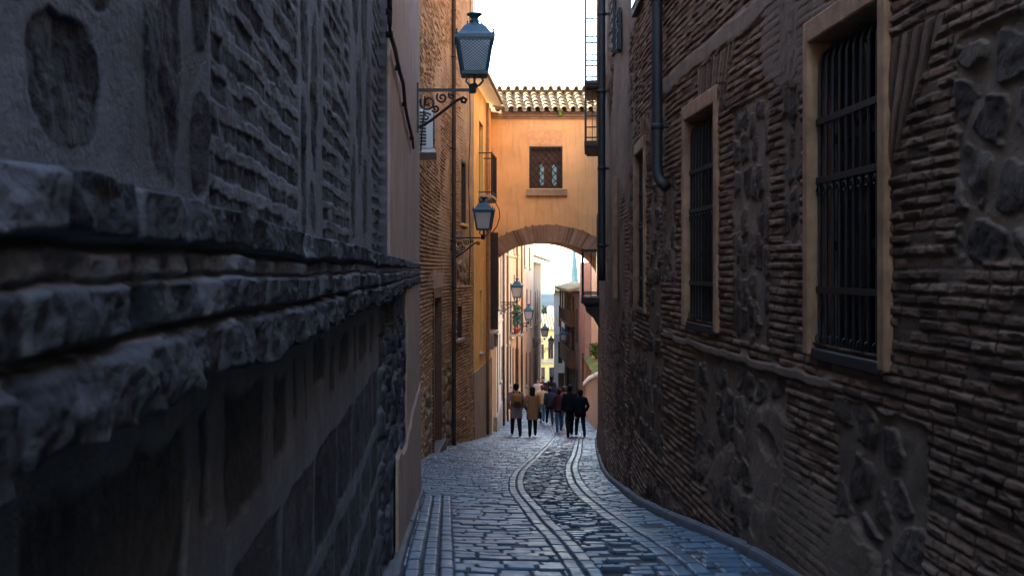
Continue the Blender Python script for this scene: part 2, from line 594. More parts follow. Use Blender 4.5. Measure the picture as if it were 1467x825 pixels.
def right_fn(Y, z):
    wob = .03 * fbm(Y * 3, z * 3, 5, 3)
    yw, zw = Y + wob, z + .6 * wob
    mb, hb, rb = brick(Y, z, .0495, .18, .0145, 11, .008, .5)
    ms, hs, rs = rubble(Y, z, .25, .20, 4, .20, .27, .80)
    ms2, hs2, rs2 = rubble(Y, z, .15, .21, 6, .18, .26, .82)
    # rubble boxes
    bx = np.zeros(Y.shape)
    for (a, b, c, d) in [(5.72, 6.6, -1.9, -.62), (2.3, 3.82, .03, .86), (2.0, 3.5, -2.6, -1.35), (4.05, 4.98, -2.6, -.62), (9.1, 9.75, -1.0, 1.5), (10.9, 11.5, -3, 2.2),
                         (5.75, 7.85, -1.62, -.60), (2.2, 3.3, 1.55, 2.3)]:
        bx = np.maximum(bx, inr(yw, a, b, .015) * inr(zw, c, d, .015))
    bx2 = np.zeros(Y.shape)
    for (a, b, c, d) in [(6.02, 6.78, -.45, 1.05), (5.5, 5.78, .15, 1.7), (8.45, 9.05, -.1, .8), (8.9, 9.7, .95, 1.55), (5.45, 7.6, 1.75, 1.7), (9.0, 10.9, -1.7, -.75),
                         (6.9, 7.15, 1.1, 1.55), (11.9, 13.2, -2, .6), (6.05, 9.6, -2.6, -1.85)]:
        bx2 = np.maximum(bx2, inr(yw, a, b, .015) * inr(zw, c, d, .015))
    # smooth mortar band above the fans, render patches
    pl = inr(z + .05 * fbm(Y * 2, z, 3), 1.52, 1.66, .02) * inr(Y, 5.42, 9.2, .1)
    pl = np.maximum(pl, inr(z + .04 * fbm(Y * 3, z, 8), -.60, -.545, .01) * inr(Y, 5.0, 9.0, .1))
    big = fbm(Y * .55 + 3, z * .7, 31, 4)
    pl = np.maximum(pl, sst(.31, .40, big + .10 * fbm(Y * 7, z * 9, 35, 4)) * .75)
    pl = np.maximum(pl, sst(11.3, 11.6, Y) * sst(-.9, -.5, z) * sst(-.12, .02, fbm(Y * .9, z * .6, 77, 3) + .05))
    # flat arch fans of upright bricks
    fan = np.zeros(Y.shape)
    fm = np.zeros(Y.shape)
    fr = np.zeros(Y.shape)
    fo = np.zeros(Y.shape)
    for (yc, hw, zb, zt, zo) in [(4.9, .52, .38, .98, -1.1), (7.72, .55, .95, 1.5, -.6), (10.3, .45, 1.0, 1.5, -.6)]:
        ang = np.arctan2(Y - yc, z - zo)
        lim = math.atan2(hw, zb - zo)
        rad_hi = inr(z, zb, zt, .008)
        a0 = math.atan2(hw + .52, zt - zo)
        nearside = (yc - Y) > 0
        inside = rad_hi * (np.abs(ang) < a0 * (.70 + .30 * (z - zb) / (zt - zb))) * nearside
        k = ang / .042
        kf = k - np.floor(k)
        mm = sst(.10, .26, np.minimum(kf, 1 - kf) + .05 * fbm(Y * 30, z * 12, 4, 2))
        fan = np.maximum(fan, inside)
        fm = np.where(inside > .5, mm, fm)
        fr = np.where(inside > .5, hsh(np.floor(k), 2.0, 5.0), fr)
    use_r = np.clip(bx + bx2, 0, 1)
    rub_m = np.where(bx > bx2, ms, ms2)
    rub_h = np.where(bx > bx2, hs * .015 - .006 + .016 * fbm(Y * 11, z * 11, 44, 4) * ms + .012 * fbm(Y * 5, z * 5, 46, 3), hs2 * .011 - .004 + .011 * fbm(Y * 16, z * 16, 45, 4) * ms2 + .010 * fbm(Y * 5, z * 5, 46, 3))
    rub_r = np.where(bx > bx2, rs, rs2)
    brh = .0092 * hb + .0075 * fbm(Y * 14, z * 34, 12, 4) * mb + .002 * fbm(Y * 3.0, z * 22, 19, 3)
    h = brh * (1 - use_r) + rub_h * use_r
    bm = mb * (1 - use_r)
    smk = rub_m * use_r
    h = h * (1 - pl) + .017 * pl
    bm, smk = bm * (1 - pl), smk * (1 - pl)
    h = np.where(fan > .5, .016 * fm - .004, h)
    bm = np.where(fan > .5, fm, bm)
    smk = np.where(fan > .5, 0, smk)
    rnd = np.where(fan > .5, fr, np.where(use_r > .5, rub_r, rb))
    h = h + .018 * fbm(Y * .8, z * .8, 2, 3) + .003 * fbm(Y * 9, z * 9, 7, 3)
    # rough foot of the wall swells outward
    gz = GZ(Y)
    h = h + .05 * sst(.7, 0, z - gz)
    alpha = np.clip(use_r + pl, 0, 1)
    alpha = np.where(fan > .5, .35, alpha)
    col = np.stack([bm, smk, rnd, .42 + .58 * alpha], -1)  # brick and fan joints get painted crevice shade; rubble and render stay plain
    return h, col


ys = np.concatenate([np.linspace(-10, 2.4, 26)[:-1], spaced(2.4, 33.2, lambda y: max(.006, .00042 * y * y) if y < 14 else .085)])
zs = np.concatenate([spaced(-5.8, -2.7, lambda z: .025), spaced(-2.7, 2.75, lambda z: .0056)[1:], spaced(2.75, 10.5, lambda z: .02 if z < 4 else .06)[1:]])
WH = [(a, b, -.37, 1.22) for (a, b) in WINR] + [(-20, 13.0, 4.6, 99)]
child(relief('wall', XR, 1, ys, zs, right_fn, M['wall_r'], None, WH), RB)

# solid of the house behind its street wall
b, b2 = MB(), MB()
for (ya, yb, zt) in ((-10, 12.98, 4.5), (13.0, 33.2, 10.4)):
    yy = list(np.linspace(ya, yb, 22))
    poly = [(float(XR(y)) + .42, y) for y in yy] + [(10.0, yb), (10.0, ya)]
    b.prism(poly, -6.5, zt)
    b2.prism([(x - (.72 if i < len(yy) else 0), y) for i, (x, y) in enumerate(poly)], zt + .1, zt + .22)
child(b.build('inner_wall', M['inside']), RB)
child(b2.build('roof', M['tile_flat']), RB)


def tall_window(a, b_, zt, zb, lab):
    Mx = wframe(XR, (a + b_) / 2, 1)
    w = (b_ - a) / 2
    fr = MB()
    # plaster surround and its deep reveals
    fr.box(-w - .005, -w + .07, -.13, .035, zb - .04, zt, Mx)
    fr.box(w - .07, w + .005, -.13, .038, zb - .04, zt, Mx)
    fr.box(-w - .005, w + .005, -.13, .036, zt - .09, zt + .03, Mx)
    win = child(fr.build('window', M['ochre_trim'], None, bevel=.012), RB)
    win['label'] = lab
    sl = MB()
    sl.box(-w + .072, w - .072, -.13, .02, zb - .06, zb + .0, Mx)
    child(sl.build('sill', M['lead'], None, bevel=.008), win).matrix_parent_inverse = Matrix.Identity(4)
    pn = MB()
    pn.box(-w + .06, w - .06, -.16, -.12, zb, zt - .09, Mx)
    for zc in (zb + .5, zb + 1.05):
        pn.box(-w + .06, w - .06, -.125, -.105, zc, zc + .05, Mx)
    pn.box(-.03, .03, -.125, -.10, zb, zt - .09, Mx)
    child(pn.build('pane', M['dark_glass']), win).matrix_parent_inverse = Matrix.Identity(4)
    g = MB()
    x0, x1 = -w + .10, w - .10
    nb = 10
    for i in range(nb):
        x = x0 + (x1 - x0) * i / (nb - 1)
        pts = [(x, -.115, zt - .12), (x, -.07, zt - .13), (x, -.035, zt - .155), (x, -.022, zt - .20), (x, -.02, zt - .5), (x, -.02, zb + .16),
               (x, -.02, zb + .10), (x, -.02, zb + .055), (x, -.022, zb - .005)]
        g.tube(pts, .0085, 6, Mx)
        # little scroll at mid height and at the foot
        zc = zb + .80
        sc = [(x + .026 * math.cos(t) * (1 - t / 9), -.012 + .004 * t / 5, zc + .032 * math.sin(t) * (1 - t / 9)) for t in np.linspace(0, 5.2, 12)]
        g.tube(sc, .0055, 5, Mx)
        sc = [(x, -.012 + .014 * math.cos(t), zb + .05 + .022 * math.sin(t)) for t in np.linspace(-2.2, 2.6, 10)]
        g.tube(sc, .004, 5, Mx)
    for zc in (zt - .50, zb + .86, zb + .30):
        g.box(-w + .068, w - .068, -.030, -.008, zc - .016, zc + .016, Mx)
    child(g.build('grille', M['iron'], None, smooth=False), win).matrix_parent_inverse = Matrix.Identity(4)


tall_window(4.38, 5.365, 1.26, -.40, 'nearest barred window with ochre plaster surround')
tall_window(7.12, 8.14, 1.26, -.40, 'middle barred window with ochre plaster surround')
tall_window(9.85, 10.68, 1.27, -.38, 'farthest barred window with ochre plaster surround')


# downpipes on the wall
def pipe_on(fx, side, Y, zt, zb, r, off, bend=True):
    Mx = wframe(fx, Y, side)
    p = MB()
    pts = [(0, off, zt)] + [(0, off, z) for z in np.linspace(zt - .3, zb + .25, 6)]
    if bend:
        pts += [(0, off, zb + .14), (-.02, off - .01, zb + .06), (-.06, off - .03, zb + .01), (-.10, off - .06, zb - .03)]
    else:
        pts += [(0, off, zb)]
    p.tube(pts, r, 12, Mx)
    for z in np.arange(zb + .5, zt, 1.1):
        p.tube([(0, off, z - .025), (0, off, z + .025)], r * 1.18, 12, Mx)
        p.box(-.02, .02, -.06, off, z - .015, z + .015, Mx)
    return p


child(pipe_on(XR, 1, 8.78, 4.6, .73, .047, .10).build('drainpipe', M['lead'], None, True), RB)['label'] = 'short black drainpipe ending above the ground beside the second window'
child(pipe_on(XR, 1, 14.6, 10.3, -.15, .052, .115, False).build('drainpipe', M['lead'], None, True), RB)['label'] = 'long black drainpipe at the far bend of the wall'
# shutters hooked back and small upper window
for (Y, zc, hh) in ((13.0, 3.1, .75), (12.2, 2.85, .5)):
    Mx = wframe(XR, Y, 1)
    s_ = MB()
    s_.box(-.11, .11, .03, .07, zc - hh / 2, zc + hh / 2, Mx)
    for k in range(6):
        z = zc - hh / 2 + hh * (k + .5) / 6
        s_.box(-.09, .09, .07, .083, z - .02, z + .02, Mx)
    child(s_.build('shutter', M['lead'], None, bevel=.006), RB)
Mx = wframe(XR, 10.3, 1)
s_ = MB()
s_.box(-.35, .35, .0, .06, 2.62, 3.6, Mx)
fw = child(s_.build('window_frame', M['wood_d'], None, bevel=.01), RB)
s_ = MB()
s_.box(-.28, .28, .058, .068, 2.70, 3.5, Mx)
child(s_.build('pane', M['dark_glass']), fw).matrix_parent_inverse = Matrix.Identity(4)
# narrow ochre jamb strip near the bend
Mx = wframe(XR, 12.75, 1)
s_ = MB()
s_.box(-.09, .09, .02, .075, -.35, 1.15, Mx)
child(s_.build('blind_window_surround', M['ochre_trim'], None, bevel=.01), RB)


# iron balconies at the far end of this wall
def balcony(Y, zf, ht, w, dep, nbar, mats, parent, fx, side, slab=.09, corbel=.0, cols=True, midr=()):
    Mx = wframe(fx, Y, side)
    sl = MB()
    sl.box(-w / 2, w / 2, -.05, dep, zf - slab, zf, Mx)
    sl.box(-w / 2 + .04, w / 2 - .04, -.05, dep - .05, zf - slab - .05, zf - slab + .002, Mx)
    if corbel > 0:
        for xx in (-w / 2 + .12, w / 2 - .12):
            pts = [(-.05, zf - slab - .05), (dep - .08, zf - slab - .05), (dep * .72, zf - slab - corbel * .35), (dep * .35, zf - slab - corbel * .6), (0.02, zf - slab - corbel), (-.05, zf - slab - corbel)]
            pr = [(x, z) for x, z in pts]
            vs = [(xx - .05, x, z) for x, z in pr] + [(xx + .05, x, z) for x, z in pr]
            n = len(pr)
            fs = [tuple(range(n)), tuple(range(2 * n - 1, n - 1, -1))] + [(k, n + k, n + (k + 1) % n, (k + 1) % n) for k in range(n)]
            sl.add(vs, fs, Mx)
    bal = child(sl.build('balcony', mats[0], None, bevel=.008), parent)
    rl = MB()
    e = .03
    for i in range(nbar + 1):
        x = -w / 2 + e + (w - 2 * e) * i / nbar
        rl.tube([(x, dep - e, zf), (x, dep - e, zf + ht)], .009, 5, Mx)
    ns = max(2, int(nbar * dep / w))
    for xx in (-w / 2 + e, w / 2 - e):
        for i in range(ns):
            y = dep - e - (dep - e) * (i) / ns
            rl.tube([(xx, y, zf), (xx, y, zf + ht)], .009, 5, Mx)
    for zz in (zf + .08, zf + ht) + tuple(zf + q for q in midr):
        rl.box(-w / 2 + e - .015, w / 2 - e + .015, dep - e - .015, dep - e + .015, zz - .018, zz + .018, Mx)
        for xx in (-w / 2 + e, w / 2 - e):
            rl.box(xx - .015, xx + .015, -.05, dep - e + .015, zz - .016, zz + .016, Mx)
    for xx in (-w / 2 + e, w / 2 - e):
        rl.box(xx - .022, xx + .022, dep - e - .022, dep - e + .022, zf, zf + ht + .03, Mx)
    child(rl.build('railing', mats[1]), bal).matrix_parent_inverse = Matrix.Identity(4)
    return bal


bl = balcony(25.6, 4.55, 3.0, 2.2, .36, 9, (M['wood_d'], M['lamp_iron']), RB, XR, 1, midr=(.35, .9, 1.05, 2.0))
bl['label'] = 'tall iron balcony cage high on the wall against the sky'
bl = balcony(25.9, 3.15, 1.25, 2.0, .36, 6, (M['wood_d'], M['iron']), RB, XR, 1, .12, .0, midr=(.6,))
bl = balcony(24.2, -.62, 1.08, 1.9, .42, 5, (M['wood_d'], M['iron']), RB, XR, 1, .14, .55)
bl['label'] = 'low iron balcony on curved corbels beside the archway'
for (Y, za, zb_) in ((25.7, 4.6, 6.9), (25.9, 3.2, 4.3), (24.2, -.6, 1.3)):
    Mx = wframe(XR, Y, 1)
    s_ = MB()
    s_.box(-.5, .5, .02, .06, za, zb_, Mx)
    fw = child(s_.build('balcony_door', M['wood'], None, bevel=.01), RB)
    s_ = MB()
    s_.box(-.42, -.03, .055, .066, za + .5, zb_ - .1, Mx)
    s_.box(.03, .42, .055, .066, za + .5, zb_ - .1, Mx)
    child(s_.build('pane', M['dark_glass']), fw).matrix_parent_inverse = Matrix.Identity(4)

# ================================================================== LEFT NEAR BUILDING
LB = thing('stone_house', 'dark stone house with a projecting brick ledge close along the left of the street', 'house', (-.33, 5, float(GZ(5))))


def elld(u, v, cu, cv, ru, rv, s):
    return np.sqrt(((u - cu) / ru) ** 2 + ((v - cv) / rv) ** 2) + .30 * fbm(u * 16, v * 11, s, 4) + .5 * fbm(u * 6, v * 4.5, s + 3, 3)


def ell(u, v, cu, cv, ru, rv, s):
    d = np.sqrt(((u - cu) / ru) ** 2 + ((v - cv) / rv) ** 2) + .30 * fbm(u * 14, v * 11, s, 4) + .45 * fbm(u * 5, v * 4.5, s + 3, 3)
    return sst(1.04, .90, d)


def rrect(u, v, a, b, c, d, r, s):
    n = .022 * fbm(u * 9, v * 12, s, 4)
    x = np.maximum(np.maximum(a - u, u - b), 0)
    e = np.minimum(np.minimum(u - a, b - u), np.minimum(v - c, d - v)) + n
    return sst(-.004, r, e)


def left_fn(Y, z):
    up = z > -.02
    low = ~up
    wob = .012 * fbm(Y * 5, z * 7, 5, 3)
    yw = Y + wob
    mb, hb, rb = brick(Y, z, .060, .135, .024, 21, .034, .11)
    # ---- upper part
    brk = np.zeros(Y.shape)
    for (a, b) in ((1.503, 2.42), (2.93, 3.72), (4.84, 5.40)):
        brk = np.maximum(brk, inr(yw, a, b, .008))
    brk = brk * sst(.05, .085, z + .02 * fbm(Y * 6, z * 3, 3, 2))
    st = np.zeros(Y.shape)
    dmin = np.full(Y.shape, 9.0)
    for i, (cu, cv, ru, rv) in enumerate([(.975, .178, .092, .056), (1.02, .285, .06, .03), (.72, .30, .10, .05), (1.28, .32, .085, .20), (1.455, .18, .034, .075), (1.45, .39, .04, .08),
                                          (2.53, .25, .05, .17), (2.55, .62, .06, .16), (2.72, .16, .07, .08), (2.74, .48, .08, .2), (2.84, .85, .06, .15), (2.6, .95, .07, .14),
                                          (3.85, .3, .09, .2), (4.1, .62, .13, .22), (4.4, .3, .15, .17), (4.62, .75, .14, .25), (3.95, 1.0, .13, .16), (4.35, 1.1, .16, .2),
                                          (.6, .12, .06, .05)]):
        dmin = np.minimum(dmin, elld(Y, z, cu, cv, ru, rv, i * 1.7))
    st = sst(1.02, .93, dmin) * (1 - brk)
    lip = np.exp(-((dmin - 1.16) / .16) ** 2) * (1 - brk) * np.clip(.5 + 2.2 * vn(Y * 9, z * 6, 33), 0, 1.4)
    # ---- lower part : odd stones over courses of dark slabs
    sl = np.zeros(Y.shape)
    for i, (a, b, c, d) in enumerate([(.80, 1.30, -.40, -.19), (1.375, 1.44, -.35, -.185), (1.53, 1.86, -.395, -.185), (1.95, 2.12, -.37, -.20), (2.2, 2.27, -.33, -.18), (2.36, 2.42, -.36, -.2),
                                      (2.55, 2.8, -.30, -.17), (2.9, 3.05, -.36, -.2), (3.15, 3.45, -.33, -.2), (3.6, 3.72, -.38, -.2), (3.85, 4.3, -.36, -.2), (4.4, 4.6, -.38, -.19)]):
        sl = np.maximum(sl, rrect(Y, z, a, b, c, d, .02, i))
    rnd2 = np.full(Y.shape, .75)
    for k, (c, d) in enumerate(((-.735, -.465), (-.985, -.79), (-1.25, -1.03), (-1.5, -1.30))):
        L = (.52, .47, .55, .5)[k]
        uu = Y + k * .21 + .10 * hsh(np.floor(Y / L), k, 2)
        f = uu / L - np.floor(uu / L)
        e = np.minimum(np.minimum(f, 1 - f) * L - .012, np.minimum(z - c, d - z)) + .012 * fbm(Y * 10, z * 10, k, 3)
        sl = np.maximum(sl, sst(-.003, .012, e) * (Y < 4.85))
        rnd2 = np.where((z > c) & (z < d), hsh(np.floor(uu / L), k, 7) * .6 + .35, rnd2)
    mr, hr, rr = rubble(Y, z, .34, .16, 41, .12, .24, .95)
    rubz = inr(yw, 4.9, 7.75, .02)
    st_l = np.where(rubz > .5, mr, sl)
    h_l = np.where(rubz > .5, .035 * hr - .014 + .02 * fbm(Y * 12, z * 12, 83, 4), -.004 * sl + sl * .010 * fbm(Y * 13, z * 13, 84, 5) + .005 * fbm(Y * 8, z * 5, 85, 4) * (1 - sl))
    bm = np.where(up, mb * brk, np.where(rubz > .5, mr * (rr > .55), 0))
    sm = np.where(up, st, np.where(rubz > .5, mr * (rr <= .55), sl))
    rnd = np.where(up, rb, np.where(rubz > .5, rr, rnd2))
    h_u = brk * (-.0060 * mb + .003 * hb + .005 * fbm(Y * 3, z * 14, 17, 3) + .005 * fbm(Y * 26, z * 26, 27, 4) + .004 * fbm(Y * 18, z * 30, 2, 2) * mb) + st * (-.001 + .009 * fbm(Y * 18, z * 18, 6, 5)) + .0004 * lip
    h = np.where(up, h_u - .022, h_l)
    # smooth plaster pier towards the corner
    pier = np.where(up, sst(5.40, 5.42, Y), sst(7.66, 7.70, Y))
    pier_b = (~up) * sst(5.9, 6.0, Y + .25 * fbm(Y * 2, z * 2, 3, 3)) * (z < -1.06 - .12 * (Y - 5.9) + .08 * fbm(Y * 4, 1, 3, 3))
    pier = np.maximum(pier, pier_b)
    h = h * (1 - pier) + pier * (.018 + .004 * fbm(Y * 1.5, z * 1.5, 9, 3))
    bm, sm = bm * (1 - pier), sm * (1 - pier)
    h = h + (.006 * fbm(Y * 2.2, z * 2.2, 14, 4) + .0035 * fbm(Y * 16, z * 3.0, 24, 3) * (1 - brk)) * (1 - pier)
    h = h + .010 * np.clip(1 - np.abs(yw - 1.48) / .05, 0, 1) * (z > .03)
    # ---- ledge : three rough courses
    off = .010 * fbm(Y * 3.5, 0 * z + 1, 61, 3)
    fade = 1 - .45 * sst(5.4, 7.5, Y)
    zz = z + off + .006 * fbm(Y * 9, z * 4, 64, 3)
    kA, kB = (Y + .03 * fbm(Y * 3, 0 * z, 71)) / .17, (Y + .03 * fbm(Y * 4, 0 * z, 72)) / .105
    fA, fB = kA - np.floor(kA), kB - np.floor(kB)
    rA, rB = hsh(np.floor(kA), 1.0, 71), hsh(np.floor(kB), 2.0, 72)
    inA = sst(.0225, .026, zz + .004 * (rA - .5)) * (1 - sst(.071, .077, z + .007 * (rA - .5) + off))
    inB = sst(-.054, -.051, zz + .004 * (rB - .5)) * (1 - sst(-.016, -.010, zz + .006 * (rB - .5)))
    jA = sst(.004, .010, np.minimum(fA, 1 - fA) * .17)
    jB = sst(.003, .009, np.minimum(fB, 1 - fB) * .105)
    kC = (Y + .04 * fbm(Y * 3, 0 * z, 75)) / .145
    fC, rC = kC - np.floor(kC), hsh(np.floor(kC), 3.0, 75)
    jC = sst(.002, .010, np.minimum(fC, 1 - fC) * .145 + .005 * fbm(Y * 30, z * 30, 78, 3))
    lowz = zz + .016 * (rC - .5) + .018 * fbm(Y * 12, 0 * z + 3, 68, 5) + .008 * fbm(Y * 40, z * 40, 67, 3)
    inl = sst(-.132, -.122, lowz) * (1 - sst(.066, .076, z + off + .004 * (rA - .5)))
    hl = .068 + .010 * fbm(Y * 22, z * 26, 66, 5) + .008 * fbm(Y * 7, z * 12, 69, 3)
    hl = hl + inA * (.010 + .008 * (rA - .5) - .006 * (1 - jA)) + inB * (.007 + .010 * (rB - .5) - .006 * (1 - jB))
    gr = np.exp(-((zz - .0185 - .003 * fbm(Y * 6, 0 * z, 77, 2)) / .0040) ** 2) + .8 * np.exp(-((zz + .0575) / .0036) ** 2) + .35 * np.exp(-((zz + .010) / .003) ** 2)
    hl = hl - .015 * np.clip(gr, 0, 1)
    hl = hl + (.010 + .012 * (rC - .5) - .008 * (1 - jC) + .013 * fbm(Y * 18, z * 20, 62, 5)) * sst(-.062, -.072, zz)
    hl = hl * fade * inl
    p1, k1, r1, p2, k2, r2 = inA, jA, rA, inB, jB, rB
    p3 = sst(.0, .25, fbm(Y * 8, z * 20, 5, 4)) * (z < -.06)
    led = (inl > .03) * (z > -.16) * (z < .095) * 1.0
    h = np.where(led > .01, np.maximum(h, hl * led), h)
    bk = np.maximum(p1 * k1, p2 * k2)
    far = 1 - sst(8.6, 9.4, Y)
    bm = np.where(led > .4, bk * (.55 + .45 * far), bm)
    sm = np.where(led > .4, (.80 + .18 * p3) * (.3 + .7 * jC) * (z < -.06), sm)
    rnd = np.where(led > .4, np.where(z > 0, r1, np.where(z > -.06, r2, .05 + .35 * rC)), rnd)
    col = np.stack([bm, sm, rnd, np.ones_like(h)], -1)
    return h, col


XLn = lambda y: np.full(np.shape(y), -.33) if np.ndim(y) else -.33
ys = np.concatenate([np.linspace(-10, .3, 26)[:-1], spaced(.3, 11.26, lambda y: max(.0036, .0019 * y * y) if y < 5 else .05)])
zs = np.concatenate([spaced(-2.75, -.55, lambda z: .0085), spaced(-.55, .5, lambda z: .0020)[1:], spaced(.5, 1.7, lambda z: .006)[1:], spaced(1.7, 4.6, lambda z: .02 if z < 3.2 else .2)[1:]])
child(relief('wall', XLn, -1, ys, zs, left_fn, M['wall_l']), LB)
b = MB()
b.prism([(-.38, -10), (-.38, 11.0), (-6, 11.0), (-6, -10)], -3.2, 4.55)
child(b.build('inner_wall', M['inside']), LB)
b = MB()
b.prism([(-.05, -10), (-.05, 11.4), (-6.2, 11.4), (-6.2, -10)], 4.6, 4.72)
child(b.build('roof', M['tile_flat']), LB)
# plaster skin of the corner pier and its return
pc = MB()
pc.box(-.318, -.298, 5.42, 11.26, .062, 4.58)
pc.box(-.60, -.299, 11.22, 11.285, -2.75, 4.58)
pc.box(-.318, -.2985, 7.70, 11.22, -2.75, -.135)
child(pc.build('corner_pier', M['plaster_g'], None, bevel=.02), LB)
# low skirt of render widening the foot
sk = MB()
pts = []
for y in np.arange(6.0, 11.3, .25):
    zt = -1.10 - .10 * (y - 6.0) if y < 7.7 else -1.06 - .1 * 1.6 - .35 * sst(7.6, 9.0, y) * 0
    zt += .06 * float(fbm(np.array([y * 1.7]), np.array([2.0]), 5)[0])
    pts.append((y, zt))
vs, fs = [], []
for (y, zt) in pts:
    g = float(GZ(y)) - .05
    vs += [(-.30, y, g), (-.278, y, g), (-.284, y, zt - .03), (-.30, y, zt)]
for i in range(len(pts) - 1):
    for k in range(3):
        fs.append((4 * i + k, 4 * i + k + 1, 4 * i + 4 + k + 1, 4 * i + 4 + k))
fs += [(3, 2, 1, 0), tuple(4 * (len(pts) - 1) + k for k in range(4))]
sk.add(vs, fs)
child(sk.build('render_skirt', M['plaster_g'], None), LB)

# cable draped down the pier
cb = MB()
cpts = []
for (px, py) in [(558, 0), (560, 18), (557, 34), (560, 50), (566, 72), (572, 98), (577, 120), (581, 150), (586, 175), (591, 198)]:
    Y = .275 * F / (VX - px)
    cpts.append((-.275 + .006 * math.sin(py), Y, ZZ(py, Y)))
cpts = [(-.28, 4.9, 1.75)] + cpts + [(-.28, 8.6, ZZ(212, 8.6))]
cb.tube(cpts, .012, 6)
for q in cpts[2:-1:2]:
    cb.box(-.30, q[0] + .012, q[1] - .02, q[1] + .02, q[2] - .012, q[2] + .012)
tag(cb.build('cable', M['cable'], None, True), 'black cable hanging down the plastered corner of the left house', 'cable')

# ================================================================== LEFT MIDDLE BRICK HOUSE
MBH = thing('tan_brick_house', 'tall tan brick house with a recessed brown door beyond the plastered corner', 'house', (-.4, 20, float(GZ(20))))
DOOR = (20.7, 22.5, -3.75, -.42)
SMW = (25.5, 26.15, -1.72, -.86)
UPW = (26.0, 26.7, 1.2, 2.8)


def mid_fn(Y, z):
    mb, hb, rb = brick(Y, z, .078, .28, .024, 51)
    ms, hs, rs = rubble(Y, z, .42, .3, 14, .12, .25, .9)
    wob = .05 * fbm(Y * 2, z * 2, 5, 3)
    bx = np.zeros(Y.shape)
    for (a, b, c, d) in [(18.9, 20.3, -3.9, -2.3), (22.9, 25.0, -5.2, -2.2), (25.3, 27.0, -.4, .9), (12, 17.4, -3.6, -1.5)]:
        bx = np.maximum(bx, inr(Y + wob, a, b, .02) * inr(z + wob, c, d, .02))
    pl = sst(.10, .2, fbm(Y * .35, z * .3, 3, 4)) * .75 * sst(-1, 1.0, z)
    pl = np.maximum(pl, sst(25.4, 26.4, Y) * sst(-.5, .4, z) * .85)
    h = (.018 * hb) * (1 - bx) + (.06 * hs - .03) * bx
    bm, sm = mb * (1 - bx), ms * bx
    h = h * (1 - pl) + .018 * pl
    bm, sm = bm * (1 - pl), sm * (1 - pl)
    h = h + .03 * fbm(Y * .5, z * .5, 6, 3) + .006 * fbm(Y * 6, z * 9, 16, 3)
    col = np.stack([bm, sm, np.where(bx > .5, rs, rb), np.ones_like(h)], -1)
    return h, col


ys = spaced(11.2, 28.0, lambda y: .035)
zs = spaced(-5.2, 7.6, lambda z: .016 if z < 6.5 else .05)
child(relief('wall', XM, -1, ys, zs, mid_fn, M['wall_m'], None, [DOOR, SMW, UPW]), MBH)
yy = list(np.arange(11.3, 28.05, .8)) + [28.0]
b = MB()
b.prism([(float(XM(y)) - .6, y) for y in yy] + [(-6, 28.0), (-6, 11.3)], -5.4, 7.55)
child(b.build('inner_wall', M['inside']), MBH)
b = MB()
b.prism([(float(XM(y)) + .35, y) for y in yy] + [(-6.2, 28.0), (-6.2, 11.3)], 7.6, 7.72)
child(b.build('roof', M['tile_flat']), MBH)


def recess(fx, side, h, dep, parent, name, mframe, mdoor, panels=True, fw=.1, proud=.03):
    a, b_, zb, zt = h
    Yc = (a + b_) / 2
    Mx = wframe(fx, Yc, side)
    w = (b_ - a) / 2 * 1.01
    fr = MB()
    fr.box(-w - .02, -w + fw, -dep, proud, zb, zt, Mx)
    fr.box(w - fw, w + .02, -dep, proud, zb, zt, Mx)
    fr.box(-w - .02, w + .02, -dep, proud, zt - fw, zt + .04, Mx)
    fo = child(fr.build(name, mframe, None, bevel=.01), parent)
    lf = MB()
    lf.box(-w + fw, w - fw, -dep - .05, -dep + .02, zb, zt - fw, Mx)
    if panels:
        nn = 2
        for i in range(nn):
            x0 = -w + fw + (2 * w - 2 * fw) * i / nn
            x1 = -w + fw + (2 * w - 2 * fw) * (i + 1) / nn
            for k in range(4):
                z0 = zb + .1 + (zt - zb - fw - .15) * k / 4
                lf.box(x0 + .08, x1 - .08, -dep + .02, -dep + .045, z0 + .05, z0 + (zt - zb - fw - .15) / 4 - .05, Mx)
    child(lf.build('leaf' if panels else 'pane', mdoor, None), fo).matrix_parent_inverse = Matrix.Identity(4)
    return fo, Mx, w


d_, Mx, w = recess(XM, -1, DOOR, .28, MBH, 'door', M['wood'], M['wood'], True, .16, .04)
s_ = MB()
s_.box(-w - .12, w + .12, -.02, .07, DOOR[3] + .04, DOOR[3] + .36, Mx)
child(s_.build('lintel', M['plaster_g'], None, bevel=.015), MBH)
s_ = MB()
s_.box(-w - .05, w + .05, -.1, .13, DOOR[2] - .4, DOOR[2] + .06, Mx)
child(s_.build('door_step', M['kerb'], None, bevel=.02), MBH)
w_, Mx, w = recess(XM, -1, SMW, .18, MBH, 'window', M['wood_d'], M['dark_glass'], False, .06, .02)
s_ = MB()
s_.box(-w - .1, w + .1, -.05, .09, SMW[2] - .09, SMW[2], Mx)
child(s_.build('sill', M['ashlar'], None, bevel=.01), w_).matrix_parent_inverse = Matrix.Identity(4)
w_, Mx, w = recess(XM, -1, UPW, .16, MBH, 'window', M['wood_d'], M['dark_glass'], False, .06, .02)
s_ = MB()
s_.box(-w - .1, w + .1, -.05, .07, UPW[2] - .08, UPW[2], Mx)
child(s_.build('sill', M['yellow'], None, bevel=.01), w_).matrix_parent_inverse = Matrix.Identity(4)
child(pipe_on(XM, -1, 24.45, 7.5, -4.2, .05, .08, False).build('drainpipe', M['wood_d'], None, True), MBH)
wr = MB()
wr.tube([(float(XM(27.0)) + .06 + .02 * math.sin(z * 2), 27.0 + .05 * math.sin(z * 1.3), z) for z in np.linspace(-.4, 9, 24)], .012, 5)
